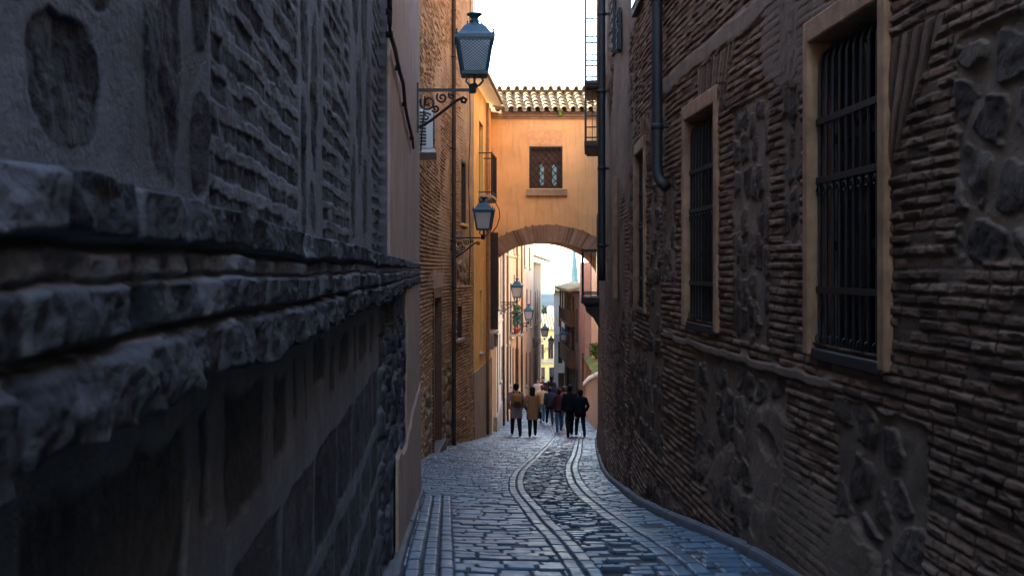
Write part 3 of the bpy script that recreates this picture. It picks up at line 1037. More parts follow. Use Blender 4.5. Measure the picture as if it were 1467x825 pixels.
wr.tube([(float(XM(24.9)) + .05, 24.9 + .02 * math.sin(z * 3), z) for z in np.linspace(1.4, 9, 20)], .012, 5)
child(wr.build('wiring', M['cable'], None, True), MBH)

# air conditioner on its shelf
AC = thing('air_conditioner', 'cream air conditioner on a small shelf behind the plastered corner under the largest lamp', 'air conditioner', (-.44, 13.9, 1.57))
b = MB()
b.box(-.06, .26, -.42, .42, .03, .55)
child(b.build('casing', M['acwhite'], None, bevel=.015), AC).matrix_parent_inverse = Matrix.Identity(4)
b = MB()
for k in range(11):
    b.box(-.04, .17, -.432, -.421, .07 + k * .042, .094 + k * .042)
    b.box(.261, .268, -.36, .1, .07 + k * .042, .094 + k * .042)
child(b.build('louvre', M['acdark']), AC).matrix_parent_inverse = Matrix.Identity(4)
b = MB()
b.lathe([(.16, 0), (.17, .012), (.15, .014)], 20, Matrix.Translation((.262, -.12, .28)) @ Matrix.Rotation(R(90), 4, 'Y'))
child(b.build('fan_ring', M['acdark']), AC).matrix_parent_inverse = Matrix.Identity(4)
b = MB()
b.box(-.10, .30, -.46, .46, -.03, .0)
b.box(-.10, .02, -.40, -.36, -.16, -.03)
b.box(-.10, .02, .36, .40, -.16, -.03)
b.box(-.10, .28, -.40, -.36, .0, .03)
b.box(-.10, .28, .36, .40, .0, .03)
child(b.build('shelf', M['acwhite'], None, bevel=.005), AC).matrix_parent_inverse = Matrix.Identity(4)
# ================================================================== OCHRE HOUSE AGAINST THE BRIDGE
OH = thing('ochre_house', 'bright ochre house with a small balcony between the tan brick house and the bridge', 'house', (.9, 30, float(GZ(30))))


def holed(mb, L, z0, z1, holes, dep, Mx, back=None, x_0=0.0):
    xs = sorted({x_0, L} | {h[0] for h in holes} | {h[1] for h in holes})
    zs_ = sorted({z0, z1} | {h[2] for h in holes} | {h[3] for h in holes})
    for i in range(len(xs) - 1):
        for j in range(len(zs_) - 1):
            xc, zc = (xs[i] + xs[i + 1]) / 2, (zs_[j] + zs_[j + 1]) / 2
            if any(h[0] < xc < h[1] and h[2] < zc < h[3] for h in holes): continue
            mb.quad((xs[i + 1], 0, zs_[j]), (xs[i], 0, zs_[j]), (xs[i], 0, zs_[j + 1]), (xs[i + 1], 0, zs_[j + 1]), Mx)
    for (a, b, c, d) in holes:
        for (p, q) in (((a, c), (a, d)), ((a, d), (b, d)), ((b, d), (b, c)), ((b, c), (a, c))):
            mb.quad((p[0], 0, p[1]), (q[0], 0, q[1]), (q[0], -dep, q[1]), (p[0], -dep, p[1]), Mx)
    if back:
        mb.quad((x_0, 0, z1), (L, 0, z1), (L, -back, z1), (x_0, -back, z1), Mx)
        mb.quad((x_0, 0, z0), (x_0, 0, z1), (x_0, -back, z1), (x_0, -back, z0), Mx)
        mb.quad((L, 0, z1), (L, 0, z0), (L, -back, z0), (L, -back, z1), Mx)
        mb.quad((x_0, -back, z0), (x_0, -back, z1), (L, -back, z1), (L, -back, z0), Mx)


def window_in(h, Mx, parent, dep=.16, mframe=None, kind='glass', sill=None, surround=None, name='window'):
    a, b_, c, d = h
    mframe = mframe or M['wood_d']
    f = MB()
    t = .05
    f.box(a, a + t, -dep, -dep + .05, c, d, Mx)
    f.box(b_ - t, b_, -dep, -dep + .05, c, d, Mx)
    f.box(a + t, b_ - t, -dep, -dep + .048, d - t, d, Mx)
    f.box(a + t, b_ - t, -dep, -dep + .048, c, c + t, Mx)
    if kind == 'glass':
        f.box((a + b_) / 2 - .025, (a + b_) / 2 + .025, -dep, -dep + .046, c + t, d - t, Mx)
    fo = child(f.build(name, mframe, None), parent)
    p = MB()
    if kind == 'glass':
        p.box(a + t - .01, b_ - t + .01, -dep - .01, -dep + .012, c + t - .01, d - t + .01, Mx)
        child(p.build('pane', M['dark_glass']), fo)
    else:
        p.box(a + t - .01, b_ - t + .01, -dep - .01, -dep + .015, c + t - .01, d - t + .01, Mx)
        n = max(4, int((d - c) / .09))
        if kind == 'shutter':
            for k in range(n):
                z = c + t + (d - c - 2 * t) * (k + .5) / n
                p.box(a + t + .02, b_ - t - .02, -dep + .012, -dep + .035, z - .02, z + .02, Mx)
        else:
            for k in range(3):
                z0 = c + .15 + (d - c - .25) * k / 3
                for (x0, x1) in ((a + .1, (a + b_) / 2 - .04), ((a + b_) / 2 + .04, b_ - .1)):
                    p.box(x0, x1, -dep + .014, -dep + .035, z0, z0 + (d - c) / 3 - .18, Mx)
        child(p.build('shutter' if kind == 'shutter' else 'leaf', mframe), fo)
    if sill is not None:
        s = MB()
        s.box(a - .09, b_ + .09, -.05, .09, c - .09, c - .004, Mx)
        child(s.build('sill', sill, None, bevel=.008), fo)
    if surround is not None:
        s = MB()
        s.box(a - .12, a - .004, -.02, .025, c, d, Mx)
        s.box(b_ + .004, b_ + .12, -.02, .025, c, d, Mx)
        s.box(a - .12, b_ + .12, -.02, .028, d + .004, d + .13, Mx)
        child(s.build('surround', surround), fo)
    return fo


Mo, Lo = frame2((.74, 28.03), (1.44, 33.18), (3, 30))
hs_ = [(1.4, 2.6, 2.15, 4.3), (3.9, 4.7, -1.9, 1.2), (1.6, 2.3, -2.4, -.6)]
b = MB()
holed(b, Lo, -1.9 - .9, 5.2, hs_, .2, Mo, 5)
child(b.build('wall', M['yellow']), OH)
b = MB()
b.box(0.01, Lo - .01, -4.9, .03, -6.4, -2.802, Mo)
child(b.build('stone_base', M['ashlar'], None, bevel=.02), OH)
window_in(hs_[0], Mo, OH, kind='glass', mframe=M['wood'], name='balcony_door')
window_in(hs_[1], Mo, OH, kind='shutter', mframe=M['wood_d'], sill=M['ashlar'], surround=M['ochre_trim'])
window_in(hs_[2], Mo, OH, kind='shutter', mframe=M['wood'], sill=M['ashlar'])
b = MB()
# tiled eaves
n = 26
for i in range(n):
    x = .1 + (Lo - .2) * i / (n - 1)
    b.col = (hsh(i, 3.0), 0, 0, 1)
    for k in range(4):
        y0 = .42 - k * .42
        ring = []
        for (yy_, zz_, r_) in ((y0, 5.32 + k * .17, .085), (y0 - .5, 5.53 + k * .17, .068)):
            ring.append([(x + r_ * math.cos(t), yy_, zz_ + r_ * math.sin(t)) for t in np.linspace(0, math.pi, 7)] + [(x - r_ * .8, yy_, zz_ - .0), (x + r_ * .8, yy_, zz_ - .0)])
        b.loft(ring, Mo)
b.col = (.4, 0, 0, 1)
v = [(0.02, .36, 5.2), (Lo - .02, .36, 5.2), (Lo - .02, -3.2, 6.66), (.02, -3.2, 6.66), (0.02, .36, 5.30), (Lo - .02, .36, 5.30), (Lo - .02, -3.2, 6.76), (.02, -3.2, 6.76)]
b.add(v, [(3, 2, 1, 0), (4, 5, 6, 7), (0, 1, 5, 4), (1, 2, 6, 5), (2, 3, 7, 6), (3, 0, 4, 7)], Mo)
child(b.build('roof', M['tile'], None), OH)


def lin(p):
    return lambda y: p[0] + (p[1] - p[0]) * (np.asarray(y, float) - p[2]) / (p[3] - p[2])


XO = lin((.74, 1.44, 28.03, 33.18))
balcony(30.05, 2.15, 1.2, 1.5, .40, 8, (M['ashlar'], M['iron']), OH, XO, -1, .10, .0)
b = MB()
# open shutter leaf standing away from the wall, low bracket below it
b.box(4.78, 4.83, .02, .26, -1.9, 1.2, Mo)
for k in range(24):
    z = -1.85 + 3.0 * (k + .5) / 24
    b.box(4.765, 4.781, .05, .23, z - .03, z + .03, Mo)
child(b.build('open_shutter', M['wood_d']), OH)
b = MB()
b.tube([(3.3, .07, 5.1), (3.3, .07, 1), (3.3, .07, -3), (3.3, .07, -5)], .05, 8, Mo)
child(b.build('drainpipe', M['wood_o'], None, True), OH)
b = MB()
for x in (3.75, 4.85):
    b.box(x - .09, x + .09, .0, .22, -2.45, -2.0, Mo)
b.box(3.7, 4.9, 0, .28, -2.0, -1.93, Mo)
child(b.build('bracket', M['ashlar'], None, bevel=.02), OH)
cb = MB()
cb.tube([P(703, 285, 30.6), P(710, 290, 30.8), P(715, 300, 31), P(716, 311, 31.2), P(712, 324, 31.6), P(703, 336, 32.2)], .015, 5)
tag(cb.build('cable', M['cable'], None, True), 'black cable looping from the small balcony beside the second lamp', 'cable')

# ================================================================== BRIDGE OVER THE STREET
BY = 33.2
BR = thing('passage_bridge', 'orange plastered bridge room crossing the street on a brick arch under a tiled roof', 'bridge', (3.2, BY, -2))
BW0, BW1 = 1.30, 6.6
ax, aw = (785 - VX) * BY / F, 92 * BY / F
zs_ap, zs_sp = ZZ(346, BY), ZZ(412, BY)


def arch_z(x, off=0.0):
    q = np.clip(1 - ((x - ax) / (aw + off)) ** 2, 0, 1)
    return zs_sp + (zs_ap - zs_sp + off) * q ** .5


DEP = 2.9
b = MB()
ID = Matrix.Translation((0, BY, 0)) @ Matrix.Scale(-1, 4, (0, 1, 0))    # local y points at the camera
zl = zs_ap + .06
WB = ((759 - VX) * BY / F, (805 - VX) * BY / F, ZZ(270, BY), ZZ(210, BY))
ZT = ZZ(170, BY)
holed(b, BW1, zl, ZT, [WB], .22, ID, None, BW0)
xsA = [ax + aw * math.cos(t) for t in np.linspace(math.pi, 0, 49)]
zsA = [zs_sp + (zs_ap - zs_sp) * math.sin(t) for t in np.linspace(math.pi, 0, 49)]
for i in range(48):
    b.quad((xsA[i + 1], 0, zsA[i + 1]), (xsA[i], 0, zsA[i]), (xsA[i], 0, zl), (xsA[i + 1], 0, zl), ID)
b.quad((xsA[0], 0, zsA[0]), (BW0, 0, zsA[0]), (BW0, 0, zl), (xsA[0], 0, zl), ID)
b.quad((BW1, 0, zsA[-1]), (xsA[-1], 0, zsA[-1]), (xsA[-1], 0, zl), (BW1, 0, zl), ID)
# piers, back wall and top
for (x0, x1) in ((BW0, xsA[0]), (xsA[-1], BW1)):
    b.box(x0, x1, -DEP, 0, -6.2, zsA[0], ID)
for i in range(48):
    b.quad((xsA[i], -DEP, zsA[i]), (xsA[i + 1], -DEP, zsA[i + 1]), (xsA[i + 1], -DEP, ZT), (xsA[i], -DEP, ZT), ID)
b.quad((BW0, -DEP, zsA[0]), (xsA[0], -DEP, zsA[0]), (xsA[0], -DEP, ZT), (BW0, -DEP, ZT), ID)
b.quad((xsA[-1], -DEP, zsA[0]), (BW1, -DEP, zsA[0]), (BW1, -DEP, ZT), (xsA[-1], -DEP, ZT), ID)
b.quad((BW0, 0, ZT), (BW1, 0, ZT), (BW1, -DEP, ZT), (BW0, -DEP, ZT), ID)
b.quad((BW0, 0, zsA[0]), (BW0, -DEP, zsA[0]), (BW0, -DEP, ZT), (BW0, 0, ZT), ID)
child(b.build('wall', M['orange']), BR)
# arch soffit
b = MB()
b.col = (.8, 0, .3, 1)
for i in range(48):
    b.quad((xsA[i], .004, zsA[i] - .004), (xsA[i + 1], .004, zsA[i + 1] - .004), (xsA[i + 1], -DEP, zsA[i + 1] - .004), (xsA[i], -DEP, zsA[i] - .004), ID)
child(b.build('soffit', M['arch_brick']), BR)
# ring of bricks on edge
b = MB()
T = .56
nV = 74
for i in range(nV):
    t0, t1 = math.pi - math.pi * (i + .09) / nV, math.pi - math.pi * (i + .91) / nV
    b.col = (1, 0, random.random(), 1)
    o1 = T * random.uniform(.93, 1.04)
    q = []
    for (t, o) in ((t0, 0), (t1, 0), (t1, o1), (t0, o1)):
        q.append((ax + (aw + o) * math.cos(t), zs_sp + (zs_ap - zs_sp + o) * math.sin(t)))
    y1 = .028 + random.uniform(-.006, .006)
    vs = [(x, .002, z) for x, z in q] + [(x, y1, z) for x, z in q]
    b.add(vs, [(3, 2, 1, 0), (4, 5, 6, 7), (0, 1, 5, 4), (1, 2, 6, 5), (2, 3, 7, 6), (3, 0, 4, 7)], ID)
# mortar bed
b.col = (0, 0, 0, 1)
for i in range(48):
    ta, tb = math.pi - math.pi * i / 48, math.pi - math.pi * (i + 1) / 48
    q = [(ax + (aw + o) * math.cos(t), zs_sp + (zs_ap - zs_sp + o) * math.sin(t)) for (t, o) in ((tb, 0), (ta, 0), (ta, T * .96), (tb, T * .96))]
    b.quad(*[(x, .012, z) for x, z in q], ID)
child(b.build('arch_ring', M['arch_brick'], None), BR)
# window : reveals already cut, brown boards, two slim coloured lights, lattice grille
x0, x1, z0, z1 = WB
b = MB()
b.box(x0, x0 + .06, -.22, -.12, z0, z1, ID)
b.box(x1 - .06, x1, -.22, -.12, z0, z1, ID)
b.box(x0 + .06, x1 - .06, -.22, -.122, z1 - .1, z1, ID)
b.box(x0 + .06, x1 - .06, -.22, -.122, z0, z0 + .08, ID)
b.box(x0 + .05, x1 - .05, -.23, -.15, z0 + .05, z1 - .05, ID)
b.box(x0 + .05, x1 - .05, -.15, -.118, (z0 + z1) / 2 + .16, (z0 + z1) / 2 + .24, ID)
bw = child(b.build('window', M['wood'], None), BR)
b = MB()
for (pa, pb) in ((774, 780), (792, 798)):
    xa, xb = (pa - VX) * BY / F, (pb - VX) * BY / F
    za, zb_ = ZZ(263, BY), ZZ(238, BY)
    xm = (xa + xb) / 2
    poly_ = [(xa, za), (xm, za - .06), (xb, za), (xb, zb_), (xm, zb_ + .09), (xa, zb_)]
    vs = [(x, -.16, z) for x, z in poly_] + [(x, -.145, z) for x, z in poly_]
    b.add(vs, [tuple(range(5, -1, -1)), tuple(range(6, 12))] + [(k, (k + 1) % 6, 6 + (k + 1) % 6, 6 + k) for k in range(6)], ID)
M['blueglass'] = glassmat('pale_turquoise_glass', (.38, .74, .80), .2)
child(b.build('pane', M['blueglass']), bw)
b = MB()
nd = 5
wx, wz = x1 - x0, z1 - z0
for s in (-1, 1):
    for k in range(-6, 12):
        # diagonals clipped to the opening
        pts = []
        xa = x0 + k * wx / nd
        t_lo, t_hi = 0.0, 1.0
        L = wz
        dxx = s * L * .85
        xs_ = xa if s > 0 else xa
        # param: x = xs_ + dxx*t, z = z0 + L*t
        for bound in (x0, x1):
            pass
        ta = (x0 - xs_) / dxx
        tb = (x1 - xs_) / dxx
        lo, hi = max(0, min(ta, tb)), min(1, max(ta, tb))
        if hi - lo < .03: continue
        b.tube([(xs_ + dxx * lo, -.02 - .008 * s, z0 + L * lo), (xs_ + dxx * hi, -.02 - .008 * s, z0 + L * hi)], .016, 5, ID)
for (xa, xb, za, zb_) in ((x0 - .02, x0 + .03, z0, z1), (x1 - .03, x1 + .02, z0, z1)):
    b.box(xa, xb, -.04, .0, za, zb_, ID)
b.box(x0 - .02, x1 + .02, -.042, .003, z1 - .045, z1 - .005, ID)
b.box(x0 - .02, x1 + .02, -.042, .003, z0 + .004, z0 + .04, ID)
for k in range(9):
    xk = x0 + wx * (k + .5) / 9
    b.tube([(xk + .035 * math.cos(t), -.015, z1 - .1 + .035 * math.sin(t)) for t in np.linspace(0, 6.28, 9)], .01, 4, ID)
child(b.build('grille', M['iron']), bw)
b = MB()
b.box((754 - VX) * BY / F, (812 - VX) * BY / F, -.04, .12, ZZ(281, BY), ZZ(271.2, BY), ID)
child(b.build('sill', M['wall_m'], None, bevel=.015), bw)
b = MB()
nl = 19
for i in range(nl):
    f0, f1 = (i + .1) / nl, (i + .9) / nl
    xa0, xb0 = (760 - VX) * BY / F, (806 - VX) * BY / F
    xa1, xb1 = (753 - VX) * BY / F, (812 - VX) * BY / F
    za, zb_ = ZZ(209, BY), ZZ(187 - 1.5 * math.sin(math.pi * i / nl), BY)
    b.col = (1, 0, random.random(), 1)
    q = [(xa0 + (xb0 - xa0) * f0, za), (xa0 + (xb0 - xa0) * f1, za), (xa1 + (xb1 - xa1) * f1, zb_), (xa1 + (xb1 - xa1) * f0, zb_)]
    vs = [(x, .002, z) for x, z in q] + [(x, .014, z) for x, z in q]
    b.add(vs, [(3, 2, 1, 0), (4, 5, 6, 7), (0, 1, 5, 4), (1, 2, 6, 5), (2, 3, 7, 6), (3, 0, 4, 7)], ID)
m_l, t_, b_ = nt('sandy_brick')
M['sandy'] = mat('sandy_lintel_brick', (.88, .46, .20), .9, .2, 9, .2, 40)
child(b.build('lintel', M['sandy']), BR)
# cornice
b = MB()
b.box(BW0 + .01, BW1 - .01, -DEP - .05, .06, ZT - .02, ZT + .05, ID)
b.box(BW0 + .01, BW1 - .01, -DEP - .08, .12, ZT + .052, ZT + .13, ID)
child(b.build('cornice', M['arch_brick'], None, bevel=.01), BR)
# roof of half round clay tiles
b = MB()
ze = ZT + .17
zr = ZZ(134.5, BY + 1.45)
sl = (zr - ze) / 1.75
pitch = 12.6 * BY / F
ncol = int((BW1 - BW0) / pitch) + 1
ncs = 6


def rv(a, c): return random.uniform(a, c)


for side_ in (0, 1):
    for i in range(ncol):
        xc = (575 * 0 + 707 - VX) * BY / F + i * pitch - .3
        if xc > BW1 - .05 or xc < BW0 + .02: continue
        for k in range(ncs):
            ln = 1.75 / (ncs - .5)
            ya = .28 - k * ln
            yb = ya - ln * 1.18
            za, zb_ = ze + (.28 - ya) * sl, ze + (.28 - yb) * sl
            jx, jr = rv(-.012, .012), rv(.93, 1.07)
            b.col = (min(1, max(0, rv(.1, 1.0))), 0, 0, 1)
            rings = []
            for (yy_, zz_, rr_) in ((ya, za + .085, .105 * jr), (yb, zb_ + .045, .082 * jr)):
                outer = [(xc + jx + rr_ * math.cos(t), yy_, zz_ + rr_ * .95 * math.sin(t)) for t in np.linspace(-.1, math.pi + .1, 9)]
                inner = [(xc + jx + (rr_ - .018) * math.cos(t), yy_, zz_ + (rr_ - .018) * .95 * math.sin(t)) for t in np.linspace(math.pi + .1, -.1, 9)]
                rings.append(outer + inner)
            if side_:
                rings = [[(x, -1.47 * 2 + .0 - y_ , z) for x, y_, z in rg] for rg in rings]
            b.loft(rings, ID)
            # channel tile between
            b.col = (min(1, max(0, rv(.0, .6))), 0, 0, 1)
            rings = []
            for (yy_, zz_, rr_) in ((ya + .02, za + .06, .08), (yb, zb_ + .045, .1)):
                outer = [(xc + pitch / 2 + rr_ * math.cos(t), yy_, zz_ + rr_ * .7 * math.sin(t)) for t in np.linspace(math.pi, 2 * math.pi, 7)]
                inner = [(xc + pitch / 2 + (rr_ - .018) * math.cos(t), yy_, zz_ + (rr_ - .018) * .7 * math.sin(t)) for t in np.linspace(2 * math.pi, math.pi, 7)]
                rings.append(outer + inner)
            if side_:
                rings = [[(x, -1.47 * 2 - y_, z) for x, y_, z in rg] for rg in rings]
            b.loft(rings, ID)
b.col = (.2, 0, 0, 1)
n = 15
for i in range(n):
    xa = BW0 + (BW1 - BW0) * i / n
    xb = xa + (BW1 - BW0) / n * 1.1
    b.col = (rv(.1, .6), 0, 0, 1)
    rings = [[(x, -1.47 + r_ * math.cos(t), zr + .02 + r_ * math.sin(t)) for t in np.linspace(0, math.pi, 9)] + [(x, -1.47 - r_ * .6, zr + .01), (x, -1.47 + r_ * .6, zr + .01)] for (x, r_) in ((xa, .11), (xb, .09))]
    b.loft(rings, ID)
child(b.build('roof', M['tile']), BR)
# roof bed beneath the tiles
b = MB()
pr = [(.2, ze - .04), (-1.47, zr - .03), (-3.14, ze - .04)]
vs = [(BW0 + .02, y, z) for y, z in pr] + [(BW1 - .02, y, z) for y, z in pr]
b.add(vs, [(0, 1, 2), (5, 4, 3), (0, 3, 4, 1), (1, 4, 5, 2), (2, 5, 3, 0)], ID)
child(b.build('roof_bed', M['tile_flat']), BR)
M['weed'] = mat('bright_moss_green', (.14, .24, .03), .8, .4, 20, 0)


def tuft(name, p, h, n, m, label, cat, spread=.12, group=None):
    b = MB()
    for i in range(n):
        a = rv(0, 6.28)
        r0, r1 = rv(0, spread * .4), rv(.3, 1) * spread
        hh = h * rv(.5, 1)
        w = .012
        bx_, by_ = r0 * math.cos(a), r0 * math.sin(a)
        tx, ty = r1 * math.cos(a), r1 * math.sin(a)
        ca, sa = math.cos(a + 1.57) * w, math.sin(a + 1.57) * w
        b.add([(bx_ - ca, by_ - sa, -.02), (bx_ + ca, by_ + sa, -.02), (tx * .6 + ca * .8, ty * .6 + sa * .8, hh * .7), (tx * .6 - ca * .8, ty * .6 - sa * .8, hh * .7), (tx, ty, hh)],
              [(0, 1, 2, 3), (3, 2, 4)])
    o = b.build(name, m)
    o.location = p
    return tag(o, label, cat, group)


tuft('weed', P(803, 168, BY - .22) + Vector((0, 0, .06)), .22, 60, M['weed'], 'green weed growing from the edge of the bridge roof tiles', 'weed', .2)

# ================================================================== HOUSES BEYOND THE ARCH, LEFT ROW


def row_house(name, label, p0, p1, out, ztop, zbot, m, wins, eave=.45, roofm=None, base=None, back=6.0, cat='house', overhang=.0, rise=1.3):
    Mx, L = frame2(p0, p1, out)
    H = thing(name, label, cat, (p0[0], p0[1], zbot))
    b = MB()
    holed(b, L, zbot, ztop, [w[:4] for w in wins], .07, Mx, back)
    child(b.build('wall', m), H)
    for w in wins:
        window_in(w[:4], Mx, H, dep=.05, kind=w[4], mframe=w[5], sill=w[6] if len(w) > 6 else None, surround=w[7] if len(w) > 7 else None, name='door' if w[4] == 'leaf' else 'window')
    if eave > 0:
        b = MB()
        b.col = (.3, 0, 0, 1)
        v = [(-overhang, eave, ztop + .02), (L + overhang, eave, ztop + .02), (L + overhang, -back * .5, ztop + rise), (-overhang, -back * .5, ztop + rise), (-overhang, eave, ztop + .12), (L + overhang, eave, ztop + .12), (L + overhang, -back * .5, ztop + rise + .1), (-overhang, -back * .5, ztop + rise + .1)]
        b.add(v, [(3, 2, 1, 0), (4, 5, 6, 7), (0, 1, 5, 4), (1, 2, 6, 5), (2, 3, 7, 6), (3, 0, 4, 7)], Mx)
        n = int(L / .26)
        for i in range(n):
            x = .13 + (L - .26) * i / max(1, n - 1)
            b.col = (rv(.1, .9), 0, 0, 1)
            r_ = .36 * (L - .26) / max(1, n - 1)
            sl_ = (rise - .02) / (back * .5 + eave)
            rings = [[(x + r_ * math.cos(t), y_, ztop + .12 + (eave - y_) * sl_ + r_ * math.sin(t)) for t in np.linspace(-.2, math.pi + .2, 7)] for y_ in np.linspace(eave + .04, -back * .5, 4)]
            b.loft(rings, Mx)
        child(b.build('roof', M['tile']), H)
    if base is not None:
        b = MB()
        b.box(0.0, L, -.1, .035, zbot, base[0], Mx)
        child(b.build('plinth', base[1], None), H)
    return H, Mx, L


W_, WD, WO = M['wood'], M['wood_d'], M['wood_o']
PL = lambda y: (float(XL2(y)), y)
S, A_ = M['ashlar'], M['cream']
HA, MA, LA = row_house('cream_house', 'cream house with brown shutters just beyond the arch on the left', (1.75, 36.2), PL(44), (6, 40), 4.6, -7.2, M['cream'],
                       [(.7, 1.5, -5.5, -2.3, 'leaf', WD), (2.4, 3.1, -4.2, -2.4, 'glass', WD, S), (4.0, 4.9, -5.9, -3.0, 'leaf', W_), (5.6, 6.5, -5.2, -3.2, 'shutter', WD, S),
                        (.9, 1.7, -1.4, .8, 'shutter', WO, S, A_), (2.9, 3.8, -1.6, 1.0, 'shutter', W_, S, A_), (5.0, 5.9, -1.6, .9, 'shutter', WO, S, A_), (6.7, 7.4, -1.7, .8, 'shutter', W_, S)],
                       base=(-5.2, S))
HB, MB_, LB_ = row_house('peach_house', 'tall peach house with a planted balcony in the left row beyond the arch', (PL(44)[0] + .01, 44.03), PL(55), (8, 50), 4.4, -8.3, M['peach'],
                         [(1.0, 1.9, -6.4, -3.6, 'leaf', W_), (2.9, 3.7, -5.3, -3.5, 'glass', WD, S), (4.8, 5.7, -6.8, -3.7, 'leaf', WD), (7.0, 7.8, -5.8, -3.9, 'shutter', W_, S), (9.2, 10.1, -7.3, -4.1, 'leaf', WO),
                          (.8, 1.7, -2.1, .3, 'shutter', WO, S), (3.0, 4.0, -2.9, -.6, 'leaf', WD), (5.6, 6.6, -2.4, -.2, 'shutter', W_, S), (8.2, 9.2, -2.5, -.3, 'shutter', WO, S),
                          (2.0, 2.8, 1.0, 2.2, 'glass', WD, S), (5.6, 6.4, .8, 2.0, 'glass', WD, S), (8.6, 9.3, .8, 2.0, 'glass', WD, S)], base=(-6.3, A_))
HC, MC, LC = row_house('rose_house', 'narrow rose coloured house at the end of the tall left row', (PL(55)[0] + .01, 55.03), PL(66), (9, 60), 2.6, -9.4, M['peach'],
                       [(1.2, 2.2, -7.6, -4.7, 'leaf', WD), (4.2, 5.2, -6.7, -4.8, 'shutter', W_, S), (7.2, 8.3, -8.0, -5.0, 'leaf', W_),
                        (1.4, 2.4, -3.4, -1.1, 'shutter', WO, S), (4.6, 5.6, -3.4, -1.1, 'shutter', W_, S), (7.8, 8.8, -3.5, -1.2, 'shutter', WO, S), (3, 3.9, .2, 1.5, 'glass', WD, S), (7, 7.9, .1, 1.4, 'glass', WD, S)], eave=.35)
HD, MD, LD = row_house('orange_house', 'lower orange house with jutting eaves past the rose house', (PL(66)[0] + .02, 66.03), PL(80), (11, 70), .55, -10.4, M['ochre_trim'],
                       [(1.4, 2.4, -8.4, -5.6, 'leaf', WD), (5, 6, -8.4, -6.2, 'shutter', WD, S), (9, 10.2, -9.0, -6.0, 'leaf', W_), (2, 3, -3.6, -1.4, 'shutter', WD, S), (6, 7, -3.6, -1.4, 'shutter', W_, S), (10.5, 11.5, -3.8, -1.5, 'shutter', WD, S)],
                       eave=.75, overhang=.3)
# string courses + house conduits
b = MB()
b.box(.0, LB_, .0, .06, .62, .72, MB_)
b.box(.0, LB_, .0, .05, -3.3, -3.22, MB_)
child(b.build('string_course', M['cream']), HB)
b = MB()
b.box(.0, LA, .0, .05, -2.0, -1.92, MA)
b.box(.0, LA, .0, .06, 1.5, 1.6, MA)
child(b.build('string_course', M['peach']), HA)
for (Hh, Mm, xx, zt_, zb_) in ((HA, MA, 4.55, 4.5, -6.2), (HB, MB_, .35, 4.3, -7.2), (HB, MB_, 7.5, 4.3, -7.6), (HC, MC, .5, 2.5, -8)):
    b = MB()
    b.tube([(xx, .07, zt_), (xx, .07, (zt_ + zb_) / 2), (xx, .07, zb_)], .05, 8, Mm)
    child(b.build('drainpipe', M['wood'], None, True), Hh)

# planted balcony on the peach house
b = MB()
x0, x1 = 2.6, 4.4
b.box(x0, x1, 0, .55, -3.02, -2.92, MB_)
bal = child(b.build('balcony', M['ashlar'], None), HB)
b = MB()
for i in range(13):
    x = x0 + .03 + (x1 - x0 - .06) * i / 12
    b.tube([(x, .52, -2.92), (x, .52, -1.95)], .012, 5, MB_)
for xx in (x0 + .03, x1 - .03):
    for y in (.12, .25, .38):
        b.tube([(xx, y, -2.92), (xx, y, -1.95)], .012, 5, MB_)
    b.box(xx - .02, xx + .02, 0, .53, -1.97, -1.93, MB_)
b.box(x0, x1, .50, .54, -1.97, -1.93, MB_)
child(b.build('railing', M['iron']), bal)
M['leaf_a'] = mat('balcony_leaf', (.05, .12, .025), .6, .4, 9, 0)
M['leaf_b'] = mat('teal_leaf', (.02, .16, .13), .6, .3, 9, 0)
M['leaf_y'] = mat('yellowish_leaf', (.22, .22, .04), .6, .3, 9, 0)
M['pot'] = mat('terracotta', (.48, .10, .05), .8, .2, 9, 0)
M['bark'] = mat('bark', (.08, .06, .045), .9, .3, 9, .4)
M['leaf_d'] = mat('dark_conifer_leaf', (.025, .05, .03), .7, .4, 9, 0)
M['leaf_m'] = mat('mid_shrub_leaf', (.09, .16, .04), .7, .4, 2, 0)


def clump(mb, c, rx, ry, rz, n, s):
    for i in range(n):
        while True:
            q = Vector((rv(-1, 1), rv(-1, 1), rv(-1, 1)))
            if .15 < q.length < 1: break
        p = Vector((c[0] + q.x * rx, c[1] + q.y * ry, c[2] + q.z * rz))
        d = Vector((rv(-1, 1), rv(-1, 1), rv(-1, 1))).normalized()
        e = d.cross(Vector((rv(-1, 1), rv(-1, 1), rv(-1, 1)))).normalized()
        k = s * rv(.6, 1.3)
        mb.add([p - d * k, p + e * k * .45, p + d * k, p - e * k * .45], [(0, 1, 2, 3)])


def potted(loc, kind, label, hh, n, leaf):
    t = thing('potted_plant', label, 'potted plant', loc, 0, 'pots on the planted balcony')
    b = MB()
    b.lathe([(.09, 0), (.13, .22), (.145, .22), (.145, .26), (.11, .26), (.11, .22)], 12)
    b.build('pot', M['pot'], t, True)
    b = MB()
    for k in range(4):
        clump(b, (rv(-.08, .08), rv(-.08, .08), .3 + hh * (.2 + .22 * k)), .17, .17, hh * .2, n // 4, .06)
    b.build('foliage', leaf, t)


potted(MB_ @ Vector((2.95, .28, -2.92)), 0, 'tall teal green plant in a red pot on the balcony', 1.15, 260, M['leaf_b'])
potted(MB_ @ Vector((3.55, .28, -2.92)), 1, 'yellowish bushy plant in a red pot on the balcony', .7, 200, M['leaf_y'])
potted(MB_ @ Vector((4.1, .28, -2.92)), 2, 'small green plant in a red pot at the far end of the balcony', .55, 160, M['leaf_a'])
b = MB()
for k in range(10):
    clump(b, (MB_ @ Vector((2.6 + .2 * k, .3, -1.78 + .06 * math.sin(k))))[:], .16, .2, .10, 26, .06)
tag(b.build('hanging_greenery', M['leaf_a']), 'green trailing leaves along the top rail of the planted balcony', 'plant')

